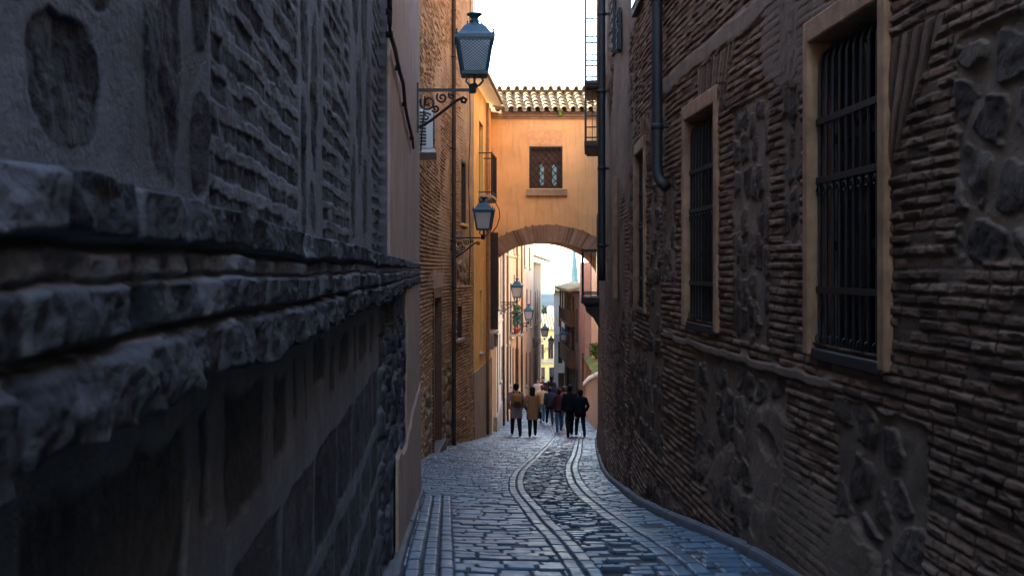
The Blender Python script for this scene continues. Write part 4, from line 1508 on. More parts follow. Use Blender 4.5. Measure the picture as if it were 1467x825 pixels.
# ================================================================== RIGHT SIDE BEYOND THE ARCH
# pink garden wall with scalloped white coping
GWL = thing('garden_wall', 'pale pink garden wall with a scalloped white coping at the right beyond the arch', 'wall', (5.6, 38, -6))
Mg, Lg = frame2((5.35, 36.3), (6.35, 47), (3, 40))
b = MB()
v = []
for (x, zt_, zb_) in ((0, -3.78, -6.4), (Lg * .5, -4.45, -7.2), (Lg, -5.28, -7.9)):
    v += [(x, 0, zb_), (x, 0, zt_), (x, -.4, zt_), (x, -.4, zb_)]
fs = []
for i in range(2):
    for k in range(4):
        fs.append((4 * i + k, 4 * i + (k + 1) % 4, 4 * i + 4 + (k + 1) % 4, 4 * i + 4 + k))
fs += [(3, 2, 1, 0), (8, 9, 10, 11)]
b.add(v, fs, Mg)
child(b.build('wall', M['pinkwall']), GWL)
b = MB()
n = 44
for i in range(n):
    x = Lg * (i + .5) / n
    zt_ = -3.78 + (-4.45 + 3.78) * min(1, x / (Lg * .5)) + (-5.28 + 4.45) * max(0, x / (Lg * .5) - 1)
    r_ = .115
    rings = [[(x + r_ * math.cos(t), y_, zt_ + .02 + z_ + r_ * math.sin(t)) for t in np.linspace(-.3, math.pi + .3, 7)] for (y_, z_) in ((.10, 0), (-.2, .14), (-.5, 0))]
    b.loft(rings, Mg)
child(b.build('coping', M['white'], None), GWL)
# kerb stones at its foot come with the street; green bank behind


def bank_fn(X, Y):
    return -4.6 + .33 * (X - 6.2) - .055 * (Y - 40) + .25 * fbm(X * .4, Y * .25, 4, 4)


gy, gx = np.meshgrid(np.linspace(38, 92, 90), np.linspace(0, 1, 60), indexing='ij')
X0 = np.where(gy < 47, 5.75 + (gy - 36.3) * .0935, 6.85 + (gy - 47) * .085)
Xg = X0 + gx * 22
Zg = bank_fn(Xg, gy)
M['grass'] = mat('rough_grass', (.13, .17, .045), .95, .5, 1.2, .5, 20, .1, stain=.5)
tag(grid_mesh('grass_bank', Xg, gy, Zg, None, M['grass'], None), kind='structure')
for i, (x, y, s, lab) in enumerate([(8.0, 50, .55, 'round green shrub on the grass bank right behind the garden wall'), (8.2, 56, .7, 'larger green shrub on the grass bank farther up the slope'), (8.9, 53, .5, 'small green shrub at the inner edge of the grass bank')]):
    t = thing('shrub', lab, 'shrub', (x, y, float(bank_fn(np.array(x), np.array(y))) - .05), 0, 'shrubs on the grass bank')
    b = MB()
    for k in range(7):
        clump(b, (rv(-.5, .5) * s, rv(-.5, .5) * s, s * rv(.4, 1.1)), s * .5, s * .5, s * .4, 120, .09)
    b.build('foliage', M['leaf_m'], t)
    b = MB()
    for k in range(4):
        a = k * 1.7
        b.tube([(0, 0, 0), (.1 * math.cos(a), .1 * math.sin(a), .3 * s), (.35 * s * math.cos(a), .35 * s * math.sin(a), .8 * s)], [.03, .02, .008], 5)
    b.build('stem', M['bark'], t)

# houses of the right row
CH, Mc, Lc = row_house('cream_hill_house', 'cream house above the grass bank on the right, unseen bulk added to block sun', (8.55, 42), (8.16, 57.8), (4, 50), 5.5, -6.2, M['cream'], [(12.2, 13.0, -2.6, -1.0, 'glass', WD, S), (8, 8.8, -2.6, -1.0, 'glass', WD, S)], eave=.2, back=7)  # far end in view; hidden length and height added to block the sun
RR, Mr, Lr_ = row_house('dark_mauve_house', 'tall dark mauve house rising behind the timber gallery on the right', (8.10, 62.4), (8.95, 62.29), (8, 40), .05, -8.4, M['mauve'],
                        [(.25, .6, -2.0, -.6, 'glass', WD, S)], eave=.12, back=4.5, rise=.25)
GH, Mh, Lh = row_house('galleried_house', 'brown timber galleried house facing the street in the right row', (8.03, 62), (8.62, 75), (4, 68), -1.35, -9.9, M['mauve'],
                       [(3.4, 7.2, -8.9, -6.7, 'leaf', WD), (8.6, 10.2, -8.9, -6.6, 'glass', WD), (1.0, 2.2, -8.4, -6.2, 'leaf', WD), (1.0, 2.2, -4.6, -2.4, 'shutter', WD), (4.0, 5.2, -2.9, -1.7, 'glass', WD), (8.2, 9.4, -2.9, -1.7, 'glass', WD),
                        (4.4, 5.6, -5.6, -3.9, 'glass', WD), (8.2, 9.4, -5.6, -3.9, 'glass', WD)], eave=.62, back=1.2, rise=.35)
b = MB()
for (zf, h_) in ((-3.45, .85), (-6.1, 1.0)):
    b.box(3.0, 12.6, 0, .38, zf - .15, zf, Mh)
    b.box(3.0, 12.6, .33, .38, zf + h_ - .06, zf + h_, Mh)
    for k in range(5):
        x = 3.06 + k * 2.37
        b.box(x - .06, x + .06, .26, .38, zf, zf + 2.1, Mh)
    if zf > -4:
        for k in range(46):
            x = 3.1 + k * .205
            b.box(x - .025, x + .025, .335, .375, zf, zf + h_ - .06, Mh)
    else:
        b.box(3.05, 12.55, .34, .37, zf, zf + h_ - .06, Mh)
    b.box(2.98, 3.0, 0, .38, zf - .15, zf + h_, Mh)
child(b.build('gallery', M['wood']), GH)
WHh, Mw, Lw = row_house('white_house', 'white house with one slim window beyond the timber gallery', (7.96, 76), (9.2, 75.87), (8, 40), -1.7, -9.9, M['white'], [(.35, .55, -4.2, -2.6, 'glass', W_), (.3, .62, -6.9, -5.3, 'glass', WD), (.3, .75, -9.6, -7.6, 'leaf', WD)], eave=.3, back=3, rise=.35)
b = MB()
b.box(0, Lw, 0.002, .03, -9.9, -4.75, Mw)
holes = [(.3, .62, -6.9, -5.3), (.3, .75, -9.6, -7.6)]
b = MB()
holed(b, Lw, -9.9, -4.75, holes, .05, Matrix.Translation((0, -.03, 0)) @ Mw)
child(b.build('lower_render', M['pale_grey']), WHh)
YH, My, Ly = row_house('yellow_house', 'yellow house closing the street in the distance', (7.6, 97), (11.5, 97), (9, 40), -5.7, -11.2, M['lemon'], [(1.1, 1.6, -8.4, -7.0, 'shutter', WD, S), (2.0, 2.5, -8.4, -6.9, 'glass', W_, S), (1.0, 1.7, -10.9, -9.2, 'leaf', WD), (2.1, 2.7, -10.6, -9.2, 'glass', WD)], eave=.3, back=5)
b = MB()
b.box(.2, 3.4, 0, .25, -8.75, -8.6, My)
child(b.build('balcony', M['ashlar']), YH)
# slate blue neighbour, dark slot between
SH, Ms, Ls = row_house('rose_brown_house', 'slim rose brown house flank between the dark mauve house and the cream house', (7.90, 58.5), (8.02, 61.8), (4, 60), .45, -8.6, M['redbrown'], [(.8, 1.6, -6.6, -4.8, 'glass', WD)], eave=.0, back=.38)

# church spire far away
SP = thing('church_spire', 'slim pale green church spire rising far behind the right hand roofs', 'spire', (37.3, 300, -33))
M['copper'] = mat('pale_verdigris', (.10, .15, .14), .8, .1, .3, 0)
b = MB()
b.lathe([(1.9, 0), (1.9, 26), (2.2, 26.2), (2.2, 27), (1.7, 27.2), (1.15, 31), (1.0, 33)], 8)
b.build('tower', M['copper'], SP)
b = MB()
b.lathe([(1.05, 33), (.55, 37.5), (.2, 41.5), (.05, 43)], 8)
b.build('spire', M['copper'], SP)

# dark conifer behind the last house on the left
CT = thing('conifer_tree', 'dark conifer showing past the orange house against the hills', 'tree', (10.3, 108, -12.5))
b = MB()
b.tube([(0, 0, 0), (.05, 0, 3), (0, .05, 8.4)], [.22, .15, .03], 8)
b.build('trunk', M['bark'], CT)
b = MB()
for k in range(70):
    z = 2.0 + 6.6 * (k / 70) ** .9
    r_ = 1.15 * (1 - (z - 1.6) / 7.4) + .12
    a = k * 2.4
    clump(b, (r_ * .55 * math.cos(a), r_ * .55 * math.sin(a), z), r_ * .55, r_ * .55, .3, 60, .14)
b.build('crown', M['leaf_d'], CT)

# hills and valley
gy, gx = np.meshgrid(np.concatenate([np.linspace(99, 300, 40), np.linspace(310, 1000, 60)]), np.linspace(-1, 1, 120), indexing='ij')
Xg = gx * (60 + gy * 1.1) + 9
Zv = -11.6 - .16 * np.clip(gy - 99, 0, 260)
hill = sst(420, 900, gy) * (53.2 - 53.2 + 31)
Zg = Zv + hill + 5.0 * fbm(Xg * .008, gy * .008, 3, 5) * sst(150, 500, gy)
M['hill'] = mat('hazy_blue_green_hill', (.028, .042, .050), .95, .3, .02, .0, 1, .05)
tag(grid_mesh('hills', Xg, gy, Zg, None, M['hill'], None), kind='structure')
for i, (px, py, Y, w, h_) in enumerate([(783, 449, 420, 1.7, .6), (789, 440, 470, 1.5, .4), (779, 458, 390, 1.3, .3)]):
    t = thing('valley_house', ['pale distant house low on the hillside', 'pale distant house highest on the hillside', 'pale distant house nearest the dark conifer'][i], 'house', P(px, py + 4, Y) - Vector((0, 0, 3)), .2 * i, 'houses on the distant hill')
    b = MB()
    b.box(-w / 2, w / 2, -3, 3, 0, h_ + 3)
    b.build('wall', M['pale_grey'], t)
    b = MB()
    b.add([(-w / 2 - .3, -3.3, h_ + 3), (w / 2 + .3, -3.3, h_ + 3), (w / 2 + .3, 3.3, h_ + 3), (-w / 2 - .3, 3.3, h_ + 3), (-w / 2, 0, h_ + 4.6), (w / 2, 0, h_ + 4.6)],
          [(3, 2, 1, 0), (0, 1, 5, 4), (2, 3, 4, 5), (1, 2, 5), (3, 0, 4)])
    b.build('roof', M['tile_flat'], t)

# ================================================================== STREET
XA = smooth_curve([(.66, 3), (.672, 5.7), (.69, 9.5), (.72, 11.9), (.95, 15), (1.75, 21), (2.85, 29), (3.6, 35), (4.6, 48), (8, 90)])
XB = smooth_curve([(1.33, 3), (1.36, 5.7), (1.39, 7.3), (1.56, 12), (1.95, 16), (2.66, 21), (3.75, 29), (4.6, 35), (5.6, 48), (8.6, 90)])


def street_fn(X, Y):
    cr = .0
    A, Bq = XA(Y), XB(Y)
    bm, bh, br = brick(X, Y + .015 * fbm(X * 3, Y * 3, 2, 2), .145, .20, .022, 91, .03)
    m, h, r = bm, bh * .010, br
    dark = np.zeros(X.shape)

    def cols(x0, n, w, L, seed):
        nonlocal m, h, r, dark
        k = (X - x0) / w + .05 * fbm(X * 9, Y * 5, seed, 2)
        ki = np.floor(k)
        inside = (ki >= 0) & (ki < n)
        kf = (k - ki) * w
        y2 = Y / L + hsh(ki, 3.0, seed)
        yf = (y2 - np.floor(y2)) * L
        rr = hsh(ki, np.floor(y2), seed)
        d = np.minimum(np.minimum(kf, w - kf) - .003, np.minimum(yf, L - yf) - .007) + .006 * fbm(X * 25, Y * 25, seed, 2)
        mm = sst(-.003, .014, d)
        m = np.where(inside, mm, m)
        h = np.where(inside, mm * (.014 + .006 * rr), h)
        r = np.where(inside, .05 + .50 * rr, r)
        dark = np.where(inside, 0, dark)
    # darker rougher pebbles between the two channels
    mid = (X > A + .1) & (X < Bq)
    pm, ph, pr_ = brick(X + .03 * fbm(X * 6, Y * 6, 8, 2), Y, .125, .15, .03, 93, .06)
    pm2 = pm * (hsh(pr_ * 77, 1.0, 3) > .12)
    m = np.where(mid, pm2, m)
    h = np.where(mid, (ph * .018 + .008 * fbm(X * 5, Y * 5, 9, 3)) * (pm2 > .02), h)
    r = np.where(mid, pr_ ** 1.5, r)
    dk = sst(.02, .22, fbm(X * .8, Y * .16, 15, 3) + .12 * (X < (A + Bq) / 2))
    dark = np.where(mid, .75 * dk, 0)
    cols(A, 2, .10, .30, 5)
    cols(Bq - .11, 2, .11, .32, 6)
    nearL = Y < 10.85
    m0, h0, r0 = m.copy(), h.copy(), r.copy()
    cols(-.24, 3, .095, .30, 7)
    m, h, r = np.where(nearL, m, m0), np.where(nearL, h, h0), np.where(nearL, r, r0)
    # cross band of slabs
    for yb in (10.95, 13.1, 13.5):
        bnd = (np.abs(Y - yb - .10 * fbm(X * .7, 0 * X + yb, 3, 2)) < .035) & (X < A + .05)
        m = np.where(bnd, .1, m)
        h = np.where(bnd, 0, h)
    xl, xr = XLft(Y), XR(np.minimum(Y, 33.2)) + np.where(Y > 33.2, (Y - 33.2) * .1, 0)
    # gentle dish and wear
    c = (xl + xr) / 2
    z = GZ(Y) + h + .05 * ((X - c) / 1.6) ** 2 + .018 * fbm(X * .8, Y * .5, 4, 4) + .006 * fbm(X * 6, Y * 4, 14, 3)
    return z, np.stack([m, dark, r, np.ones_like(m)], -1)


rows = np.concatenate([np.linspace(-12, 4.6, 30)[:-1], spaced(4.6, 100, lambda y: .010 if y < 8 else .010 * (y / 8) ** 1.9)])
U = np.linspace(0, 1, 430)
l0 = XLft(rows) - .25
l0 = np.where((rows > 10.8) & (rows < 11.5), -.8, l0)
r0_ = np.where(rows < 33.2, XR(np.minimum(rows, 33.2)), 4.95 + (rows - 33.2) * .094) + .55
Xg = l0[:, None] + (r0_ - l0)[:, None] * U[None, :]
Yg = np.repeat(rows[:, None], len(U), 1)
Zg, colr = street_fn(Xg, Yg)
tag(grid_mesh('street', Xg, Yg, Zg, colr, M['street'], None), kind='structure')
# ground sheet below everything
b = MB()
gp = [(-60, -15), (60, -15), (60, 100), (-60, 100)]
ysg = list(np.linspace(-15, 100, 40))
for i in range(39):
    za, zb_ = float(GZ(ysg[i])) - .35, float(GZ(ysg[i + 1])) - .35
    b.quad((-60, ysg[i], za), (60, ysg[i], za), (60, ysg[i + 1], zb_), (-60, ysg[i + 1], zb_))
M['earth'] = mat('bare_earth', (.16, .13, .10), .95, .3, .5, .2, 5)
tag(b.build('ground', M['earth']), kind='structure')


# kerbs
def kerb(name, fx, ya, yb, w0, w1, ht, m, seg, lab=None, side=1):
    b = MB()
    y = ya
    while y < yb - .05:
        L = min(seg * rv(.85, 1.15), yb - y)
        q = []
        for yy_ in np.linspace(y + .006, y + L - .006, 4):
            Mx = wframe(fx, yy_, side)
            g = float(GZ(yy_)) + .03
            r_ = .03
            ring = [Mx @ Vector((0, -.02, g - .1)), Mx @ Vector((0, -.02, g + ht)), Mx @ Vector((0, w0 - r_, g + ht + rv(-.004, .004))), Mx @ Vector((0, w0 - .008, g + ht - .012)), Mx @ Vector((0, w0, g + ht - r_)), Mx @ Vector((0, w0 + w1, g - .1))]
            q.append(ring)
        b.loft(q)
        y += L
    o = b.build(name, m, None, False)
    return tag(o, kind='structure')


kerb('kerb', XR, 3.0, 30, .10, .03, .065, M['kerb'], 1.05)
kerb('kerb', XLn, 3.0, 11.2, .085, .02, .05, M['kerb'], 1.2, side=-1)
kerb('kerb', XM, 11.4, 33, .10, .02, .04, M['kerb'], 1.2, side=-1)
# ================================================================== LANTERNS ON WALL BRACKETS
def frus(h0, z0, h1, z1):
    return [[(sx * h0 + .58, sy * h0, z0) for sx, sy in ((-1, -1), (1, -1), (1, 1), (-1, 1))], [(sx * h1 + .58, sy * h1, z1) for sx, sy in ((-1, -1), (1, -1), (1, 1), (-1, 1))]]


def make_lamp(glass, lattice):
    L = thing('wall_lantern', '-', 'street lamp')
    b = MB()
    b.box(-.004, .022, -.035, .035, -.42, .07)
    b.box(.02, .60, -.014, .014, -.014, .014)
    b.tube([(.56, 0, -.03), (.56, 0, .06)], .035, 8)
    # strut with a reverse curve
    b.tube([(.02, 0, -.37), (.08, 0, -.345), (.15, 0, -.30), (.28, 0, -.20), (.40, 0, -.105), (.47, 0, -.075), (.50, 0, -.095), (.485, 0, -.125), (.455, 0, -.12), (.45, 0, -.09)], .016, 6)
    def scroll(cx, cz, r_, a0, turns, th=.011):
        b.tube([(cx + r_ * (1 - t / (turns * 7.4)) * math.cos(a0 + t), 0, cz + r_ * (1 - t / (turns * 7.4)) * math.sin(a0 + t)) for t in np.linspace(0, turns * 6.28, int(16 * turns))], th, 5)
    scroll(.115, -.125, .085, 2.6, 1.5)
    scroll(.255, -.075, .058, 2.4, 1.4)
    scroll(.355, -.055, .038, 2.4, 1.2)
    scroll(.10, -.27, .045, .4, 1.2)
    scroll(.19, -.185, .04, 3.6, 1.2)
    b.build('bracket', M['iron'], L)
    b = MB()
    for s in (-1, 1):
        for ax_ in (0, 1):
            pts = [(0, .03), (.05, .05), (.085, .09), (.075, .125), (.06, .15)]
            b.tube([(.58 + (s * p if ax_ == 0 else 0), (s * p if ax_ else 0), z) for p, z in pts], .011, 5)
    b.lathe([(.03, .02), (.036, .045), (.02, .07)], 8, Matrix.Translation((.58, 0, 0)))
    b.build('fork', M['lamp_iron'], L)
    b = MB()
    b.loft(frus(.128, .140, .134, .175))
    b.loft(frus(.178, .468, .180, .490))
    for k in range(4):
        lo, hi = frus(.120, .17, .168, .475)
        p, q = Vector(lo[k]), Vector(hi[k])
        b.tube([p, q], .017, 4)
    b.build('lantern_frame', M['lamp_iron'], L)
    b = MB()
    lo, hi = frus(.116, .172, .163, .472)
    b.loft([lo, hi], None, True)
    b.build('glass', glass, L)
    b = MB()
    b.loft(frus(.196, .488, .198, .522))
    r0 = frus(.185, .520, .150, .555)
    r1 = frus(.110, .615, .075, .650)
    b.loft([r0[0], r0[1], r1[0], r1[1]])
    b.lathe([(.06, .648), (.045, .675), (.05, .69), (.035, .71), (.05, .735), (.078, .75), (.078, .762), (.03, .77), (.0, .775)], 10, Matrix.Translation((.58, 0, 0)))
    for sx in (-1, 1):
        for sy in (-1, 1):
            b.lathe([(.012, .52), (.016, .535), (.006, .55), (.012, .562), (0, .58)], 6, Matrix.Translation((.58 + sx * .18, sy * .18, 0)))
            b.lathe([(.010, .65), (.012, .665), (.004, .675), (.008, .69), (0, .70)], 6, Matrix.Translation((.58 + sx * .07, sy * .07, -.02)))
    b.build('lantern_roof', M['lamp_iron'], L)
    if lattice:
        b = MB()
        lo, hi = frus(.121, .176, .168, .468)
        for k in range(4):
            A0, B0, A1, B1 = Vector(lo[k]), Vector(lo[(k + 1) % 4]), Vector(hi[k]), Vector(hi[(k + 1) % 4])
            def pt(u, v):
                return (A0.lerp(B0, u)).lerp(A1.lerp(B1, u), v)
            nn = 9
            for s in (-1, 1):
                for j in range(-nn, 2 * nn):
                    u0 = j / nn
                    du = s * 1.25
                    ta, tb = (0 - u0) / du, (1 - u0) / du
                    l_, h_ = max(0, min(ta, tb)), min(1, max(ta, tb))
                    if h_ - l_ < .02: continue
                    b.tube([pt(u0 + du * l_, l_), pt(u0 + du * h_, h_)], .0028, 4, None, False)
        b.build('lattice', M['lamp_iron'], L)
    return L


M['frost_d'] = glassmat('lamp2_milky_glass', (.40, .36, .34), .3)
lamp1 = make_lamp(M['frost'], True)
lamp1.location = (-.302, 10.25, 1.80)
lamp1['label'] = 'largest wall lantern with latticed glass on a scrolled bracket against the sky'
lamp1['group'] = 'wall lanterns along the left side'
lampA = make_lamp(M['frost_d'], False)
specs = [(650.5, 341, XM, 24.62, 1.28, 'wall lantern beside the small balcony in front of the bridge'),
         (713.5, 433, XL2, 39.3, 1.22, 'wall lantern just beyond the arch on the cream house'),
         (735.0, 463, XL2, 50.4, 1.25, 'wall lantern beyond the planted balcony on the peach house'),
         (764.0, 486, XL2, 65.0, 1.30, 'wall lantern on the rose house above the distant crowd'),
         (770.0, 498, XL2, 79.0, 1.25, 'smallest wall lantern in front of the yellow house')]
for i, (px, py, fx, Y, s, lab) in enumerate(specs):
    o = lampA if i == 0 else copy_tree(lampA)
    Mx = wframe(fx, Y, -1)
    n = Mx.to_3x3() @ Vector((0, 1, 0))
    o.location = (float(fx(Y)) + .02, Y, ZZ(py, Y))
    if i == 0: o.location.x += .02
    o.rotation_euler = (0, 0, math.atan2(n.y, n.x))
    o.scale = (s, s, s)
    o['label'] = lab
    o['group'] = 'wall lanterns along the left side'
    if i == 0:
        o0 = o
for ch in lampA.children:
    pass
# lamps on the right row
for (Y, zz, lab) in ((66.0, -4.7, 'wall lantern on the timber galleried house in the right row'),):
    o = copy_tree(lampA)
    o.location = (8.03 + (Y - 62) * .0454 - .02, Y, zz)
    o.rotation_euler = (0, 0, math.pi)
    o.scale = (1.2, 1.2, 1.2)
    o['label'] = lab
    o['group'] = 'wall lanterns on the right side'
# wire rising from the big lamp
b = MB()
b.tube([(-.22, 10.3, 1.74), (-.24, 10.6, 1.6), (-.27, 11.0, 1.45), (-.285, 11.2, 1.3)], .008, 5)
tag(b.build('cable', M['cable'], None, True), 'short cable hanging below the bracket of the largest lantern', 'cable')

# ================================================================== PEOPLE
SK = mat('skin', (.45, .27, .19), .6, .08, 20, 0)


def cloth(name, c, r=.85):
    return mat(name, c, r, .15, 30, .3, 120, .2)


def limb_ring(c, d, rx, ry, n=10):
    d = d.normalized()
    a = d.cross(Vector((0, 1, 0.05))).normalized()
    b_ = a.cross(d).normalized()
    return [c + a * (rx * math.cos(2 * math.pi * k / n)) + b_ * (ry * math.sin(2 * math.pi * k / n)) for k in range(n)]


def person(loc, rz, hgt, label, top, legs, shoes, hair, pose, coat=None, hairlen='short', group='people walking down the street', sx=1.0):
    """pose: dict with step (leg swing), armL/armR ('hang','pocket','bent')"""
    T_ = thing('person', label, 'person', loc, rz, group)
    s = hgt / 1.72
    st = pose.get('step', .16) * 1.5
    J, E, Rr = [], [], []

    def v(p, r, par=None):
        J.append((p[0] * s * (sx if abs(p[0]) > .05 and p[2] > .9 else 1), p[1] * s, p[2] * s))
        Rr.append(r * s)
        if par is not None: E.append((par, len(J) - 1))
        return len(J) - 1
    pel = v((0, 0, .95), .135)
    sp1 = v((0, .0, 1.08), .122, pel)
    sp2 = v((0, -.005, 1.22), .135, sp1)
    ch = v((0, .0, 1.34), .135, sp2)
    nk0 = v((0, .01, 1.43), .075, ch)
    nk = v((0, .02, 1.50), .056, nk0)
    h0 = v((0, .035, 1.56), .072, nk)
    h1 = v((0, .03, 1.62), .088, h0)
    h2 = v((0, .025, 1.67), .078, h1)
    v((0, .02, 1.715), .04, h2)
    nose = v((0, .128, 1.60), .014, h1)
    for e in (-1, 1):
        v((e * .094, .03, 1.605), .016, h1)
    arms = {}
    for e, key in ((-1, 'armL'), (1, 'armR')):
        k = pose.get(key, 'hang')
        sh = v((e * .165, 0, 1.385), .066, ch)
        if k == 'hang':
            el, wr, hd = (e * .225, -.02, 1.13), (e * .235, .04, .90), (e * .235, .06, .83)
        elif k == 'pocket':
            el, wr, hd = (e * .275, -.06, 1.14), (e * .22, .06, .95), (e * .19, .08, .89)
        elif k == 'swing':
            el, wr, hd = (e * .225, .10, 1.15), (e * .225, .24, .97), (e * .22, .29, .91)
        else:
            el, wr, hd = (e * .245, -.03, 1.13), (e * .16, .16, 1.16), (e * .11, .20, 1.19)
        a1 = v(el, .046, sh)
        a2 = v(wr, .034, a1)
        a3 = v(hd, .034, a2)
        arms[e] = (Vector((e * .165, 0, 1.385)) * s, Vector(el) * s, Vector(wr) * s)
        dv = (Vector(hd) - Vector(wr)).normalized()
        sd = Vector((0, 1, 0)) if abs(dv.y) < .8 else Vector((0, 0, 1))
        cu = Vector((-e, 0, 0))
        for q, ln in zip((-.03, -.01, .01, .03), (.06, .075, .08, .07)):
            p1 = Vector(hd) + sd * q + dv * .045
            p2 = p1 + dv * ln * .55 + cu * .008
            p3 = p2 + dv * ln * .4 + cu * .02
            f1 = v(p1, .0105, a3)
            f2 = v(p2, .0095, f1)
            v(p3, .008, f2)
        t1 = v(Vector(wr).lerp(Vector(hd), .6) + sd * .04 + cu * .01, .012, a2)
        v(Vector(hd) + sd * .062 + dv * .03 + cu * .02, .0095, t1)
    for e in (-1, 1):
        ph = st * e * pose.get('lead', 1)
        hp = v((e * .085, 0, .88), .112, pel)
        kn = v((e * .095, .06 + ph * .65, .50), .084, hp)
        back = ph < 0
        an = v((e * .10, ph * 1.25 - (.03 if back else 0), .12 if back else .085), .058, kn)
        hl = v((e * .10, ph * 1.25 - .045 - (.02 if back else 0), .07 if back else .04), .036, an)
        to = v((e * .105, ph * 1.25 + .10, .035), .040, an)
        v((e * .108, ph * 1.25 + .17, .028), .030, to)
    me = bpy.data.meshes.new('body')
    me.from_pydata(J, E, [])
    o = bpy.data.objects.new('body', me)
    COL.objects.link(o)
    o.modifiers.new('skin', 'SKIN')
    for i, sv in enumerate(me.skin_vertices[0].data):
        sv.radius = (Rr[i] * (1.22 if i in (pel, sp1, sp2, ch) else 1), Rr[i])
        sv.use_root = (i == pel)
    sm = o.modifiers.new('sub', 'SUBSURF')
    sm.levels = 1
    sm.render_levels = 1
    dg = bpy.context.evaluated_depsgraph_get()
    me2 = bpy.data.meshes.new_from_object(o.evaluated_get(dg))
    bpy.data.objects.remove(o)
    me2.name = 'body'
    me2.materials.clear()
    for m_ in (top, legs, shoes, SK): me2.materials.append(m_)
    hands = [arms[e][2] for e in (-1, 1)]
    for p in me2.polygons:
        c = p.center
        k = 0
        if c.z < .10 * s: k = 2
        elif c.z < .93 * s and abs(c.x) < .19 * s * (1.0 if c.z > .8 * s else 1.2): k = 1
        if c.z > 1.47 * s: k = 3
        for e in (-1, 1):
            w_ = arms[e][2]
            d = (w_ - arms[e][1]).normalized()
            if (c - w_).dot(d) > -.01 and (c - w_).length < .26 * s and abs(c.x) > .12 * s and c.z > .6 * s: k = 3
        p.material_index = k
        p.use_smooth = True
    ob = bpy.data.objects.new('body', me2)
    COL.objects.link(ob)
    ob.parent = T_
    # hair
    b = MB()
    zz = [1.50, 1.55, 1.60, 1.65, 1.70, 1.735, 1.75]
    rr_ = [.055, .085, .100, .104, .092, .058, .01]
    rings = []
    for z, r in zip(zz, rr_):
        ring = []
        for k in range(14):
            a = 2 * math.pi * k / 14
            y = r * 1.08 * math.sin(a)
            lim = .02 if z < 1.64 else (.075 if z < 1.68 else .2)
            y = min(y, lim)
            rj = 1 + .05 * math.sin(k * 5 + z * 60)
            ring.append((r * .93 * rj * math.cos(a) * s, (y + .012) * s, z * s))
        rings.append(ring)
    if hairlen == 'long':
        low = []
        for z, r in ((1.33, .045), (1.40, .085), (1.46, .095)):
            low.append([(r * math.cos(2 * math.pi * k / 14) * s, (min(r * .55 * math.sin(2 * math.pi * k / 14), .02) - .06) * s, z * s) for k in range(14)])
        rings = low + rings[1:]
    b.loft(rings)
    b.build('hair', hair, T_, True)
    # outer garment
    b = MB()
    hem, flare, cm = coat if coat else (.86, 1.0, top)
    prof = [(1.475, .072, .07), (1.45, .11, .085), (1.42, .175, .105), (1.37, .20, .125), (1.25, .195, .14), (1.10, .18, .135), (.98, .19, .14)]
    if hem < .9:
        prof += [(.90, .195 * flare, .145 * flare)]
    if hem < .7:
        prof += [(.75, .20 * flare, .155 * flare), (.62, .205 * flare, .165 * flare)]
    prof += [(hem, prof[-1][1] * 1.01, prof[-1][2] * 1.01)]
    rings = []
    for z, rx, ry in prof:
        rings.append([((rx * sx * math.cos(2 * math.pi * k / 20)) * s, (ry * math.sin(2 * math.pi * k / 20) + .006 * math.sin(k * 2.6 + z * 9)) * s, z * s) for k in range(20)])
    # inside of the hem so the shell has thickness
    z, rx, ry = prof[-1]
    rings.append([(rx * .93 * sx * math.cos(2 * math.pi * k / 20) * s, ry * .93 * math.sin(2 * math.pi * k / 20) * s, (z + .02) * s) for k in range(20)])
    b.loft(rings, None, True)
    for e in (-1, 1):
        sh, el, wr = [Vector((q.x * (sx if True else 1), q.y, q.z)) for q in arms[e]]
        pts = [sh + Vector((-e * .05, 0, .015)) * s, sh + Vector((e * .012, 0, .0)) * s, sh.lerp(el, .5), el, el.lerp(wr, .5), wr]
        b.tube(pts, [.075 * s, .082 * s, .070 * s, .062 * s, .055 * s, .050 * s], 10)
    # collar
    b.lathe([(.075 * s, 1.44 * s), (.082 * s, 1.50 * s), (.07 * s, 1.50 * s)], 14, Matrix.Translation((0, .012 * s, 0)))
    b.build('coat' if hem < .8 else 'jacket', cm, T_, True)
    return T_


c_black = cloth('black_cloth', (.012, .013, .017))
c_navy = cloth('navy_cloth', (.015, .02, .035))
c_jean = cloth('blue_denim', (.05, .10, .19))
c_jean2 = cloth('light_denim', (.12, .22, .33))
c_grey = cloth('mauve_grey_wool', (.30, .23, .22))
c_camel = cloth('camel_wool', (.37, .19, .09))
c_tan = cloth('tan_jacket', (.42, .24, .12))
c_red = cloth('dark_wine_cloth', (.06, .025, .03))
c_maroon = cloth('faded_red_cloth', (.22, .07, .06))
c_white = cloth('offwhite_cloth', (.6, .55, .5))
s_brown = cloth('brown_leather', (.09, .045, .03), .5)
s_black = cloth('black_leather', (.012, .012, .012), .5)
h_dark = cloth('dark_hair', (.014, .010, .009), .6)
h_brown = cloth('brown_hair', (.05, .028, .018), .6)


def gp(px, py_feet, Y):
    X = (px - VX) * Y / F
    xx = X + np.linspace(-.16, .16, 9)[:, None] + np.zeros((1, 9))
    yy = Y + np.linspace(-.25, .3, 9)[None, :] + np.zeros((9, 1))
    return (X, Y, float(np.median(street_fn(xx, yy)[0])) + .004)


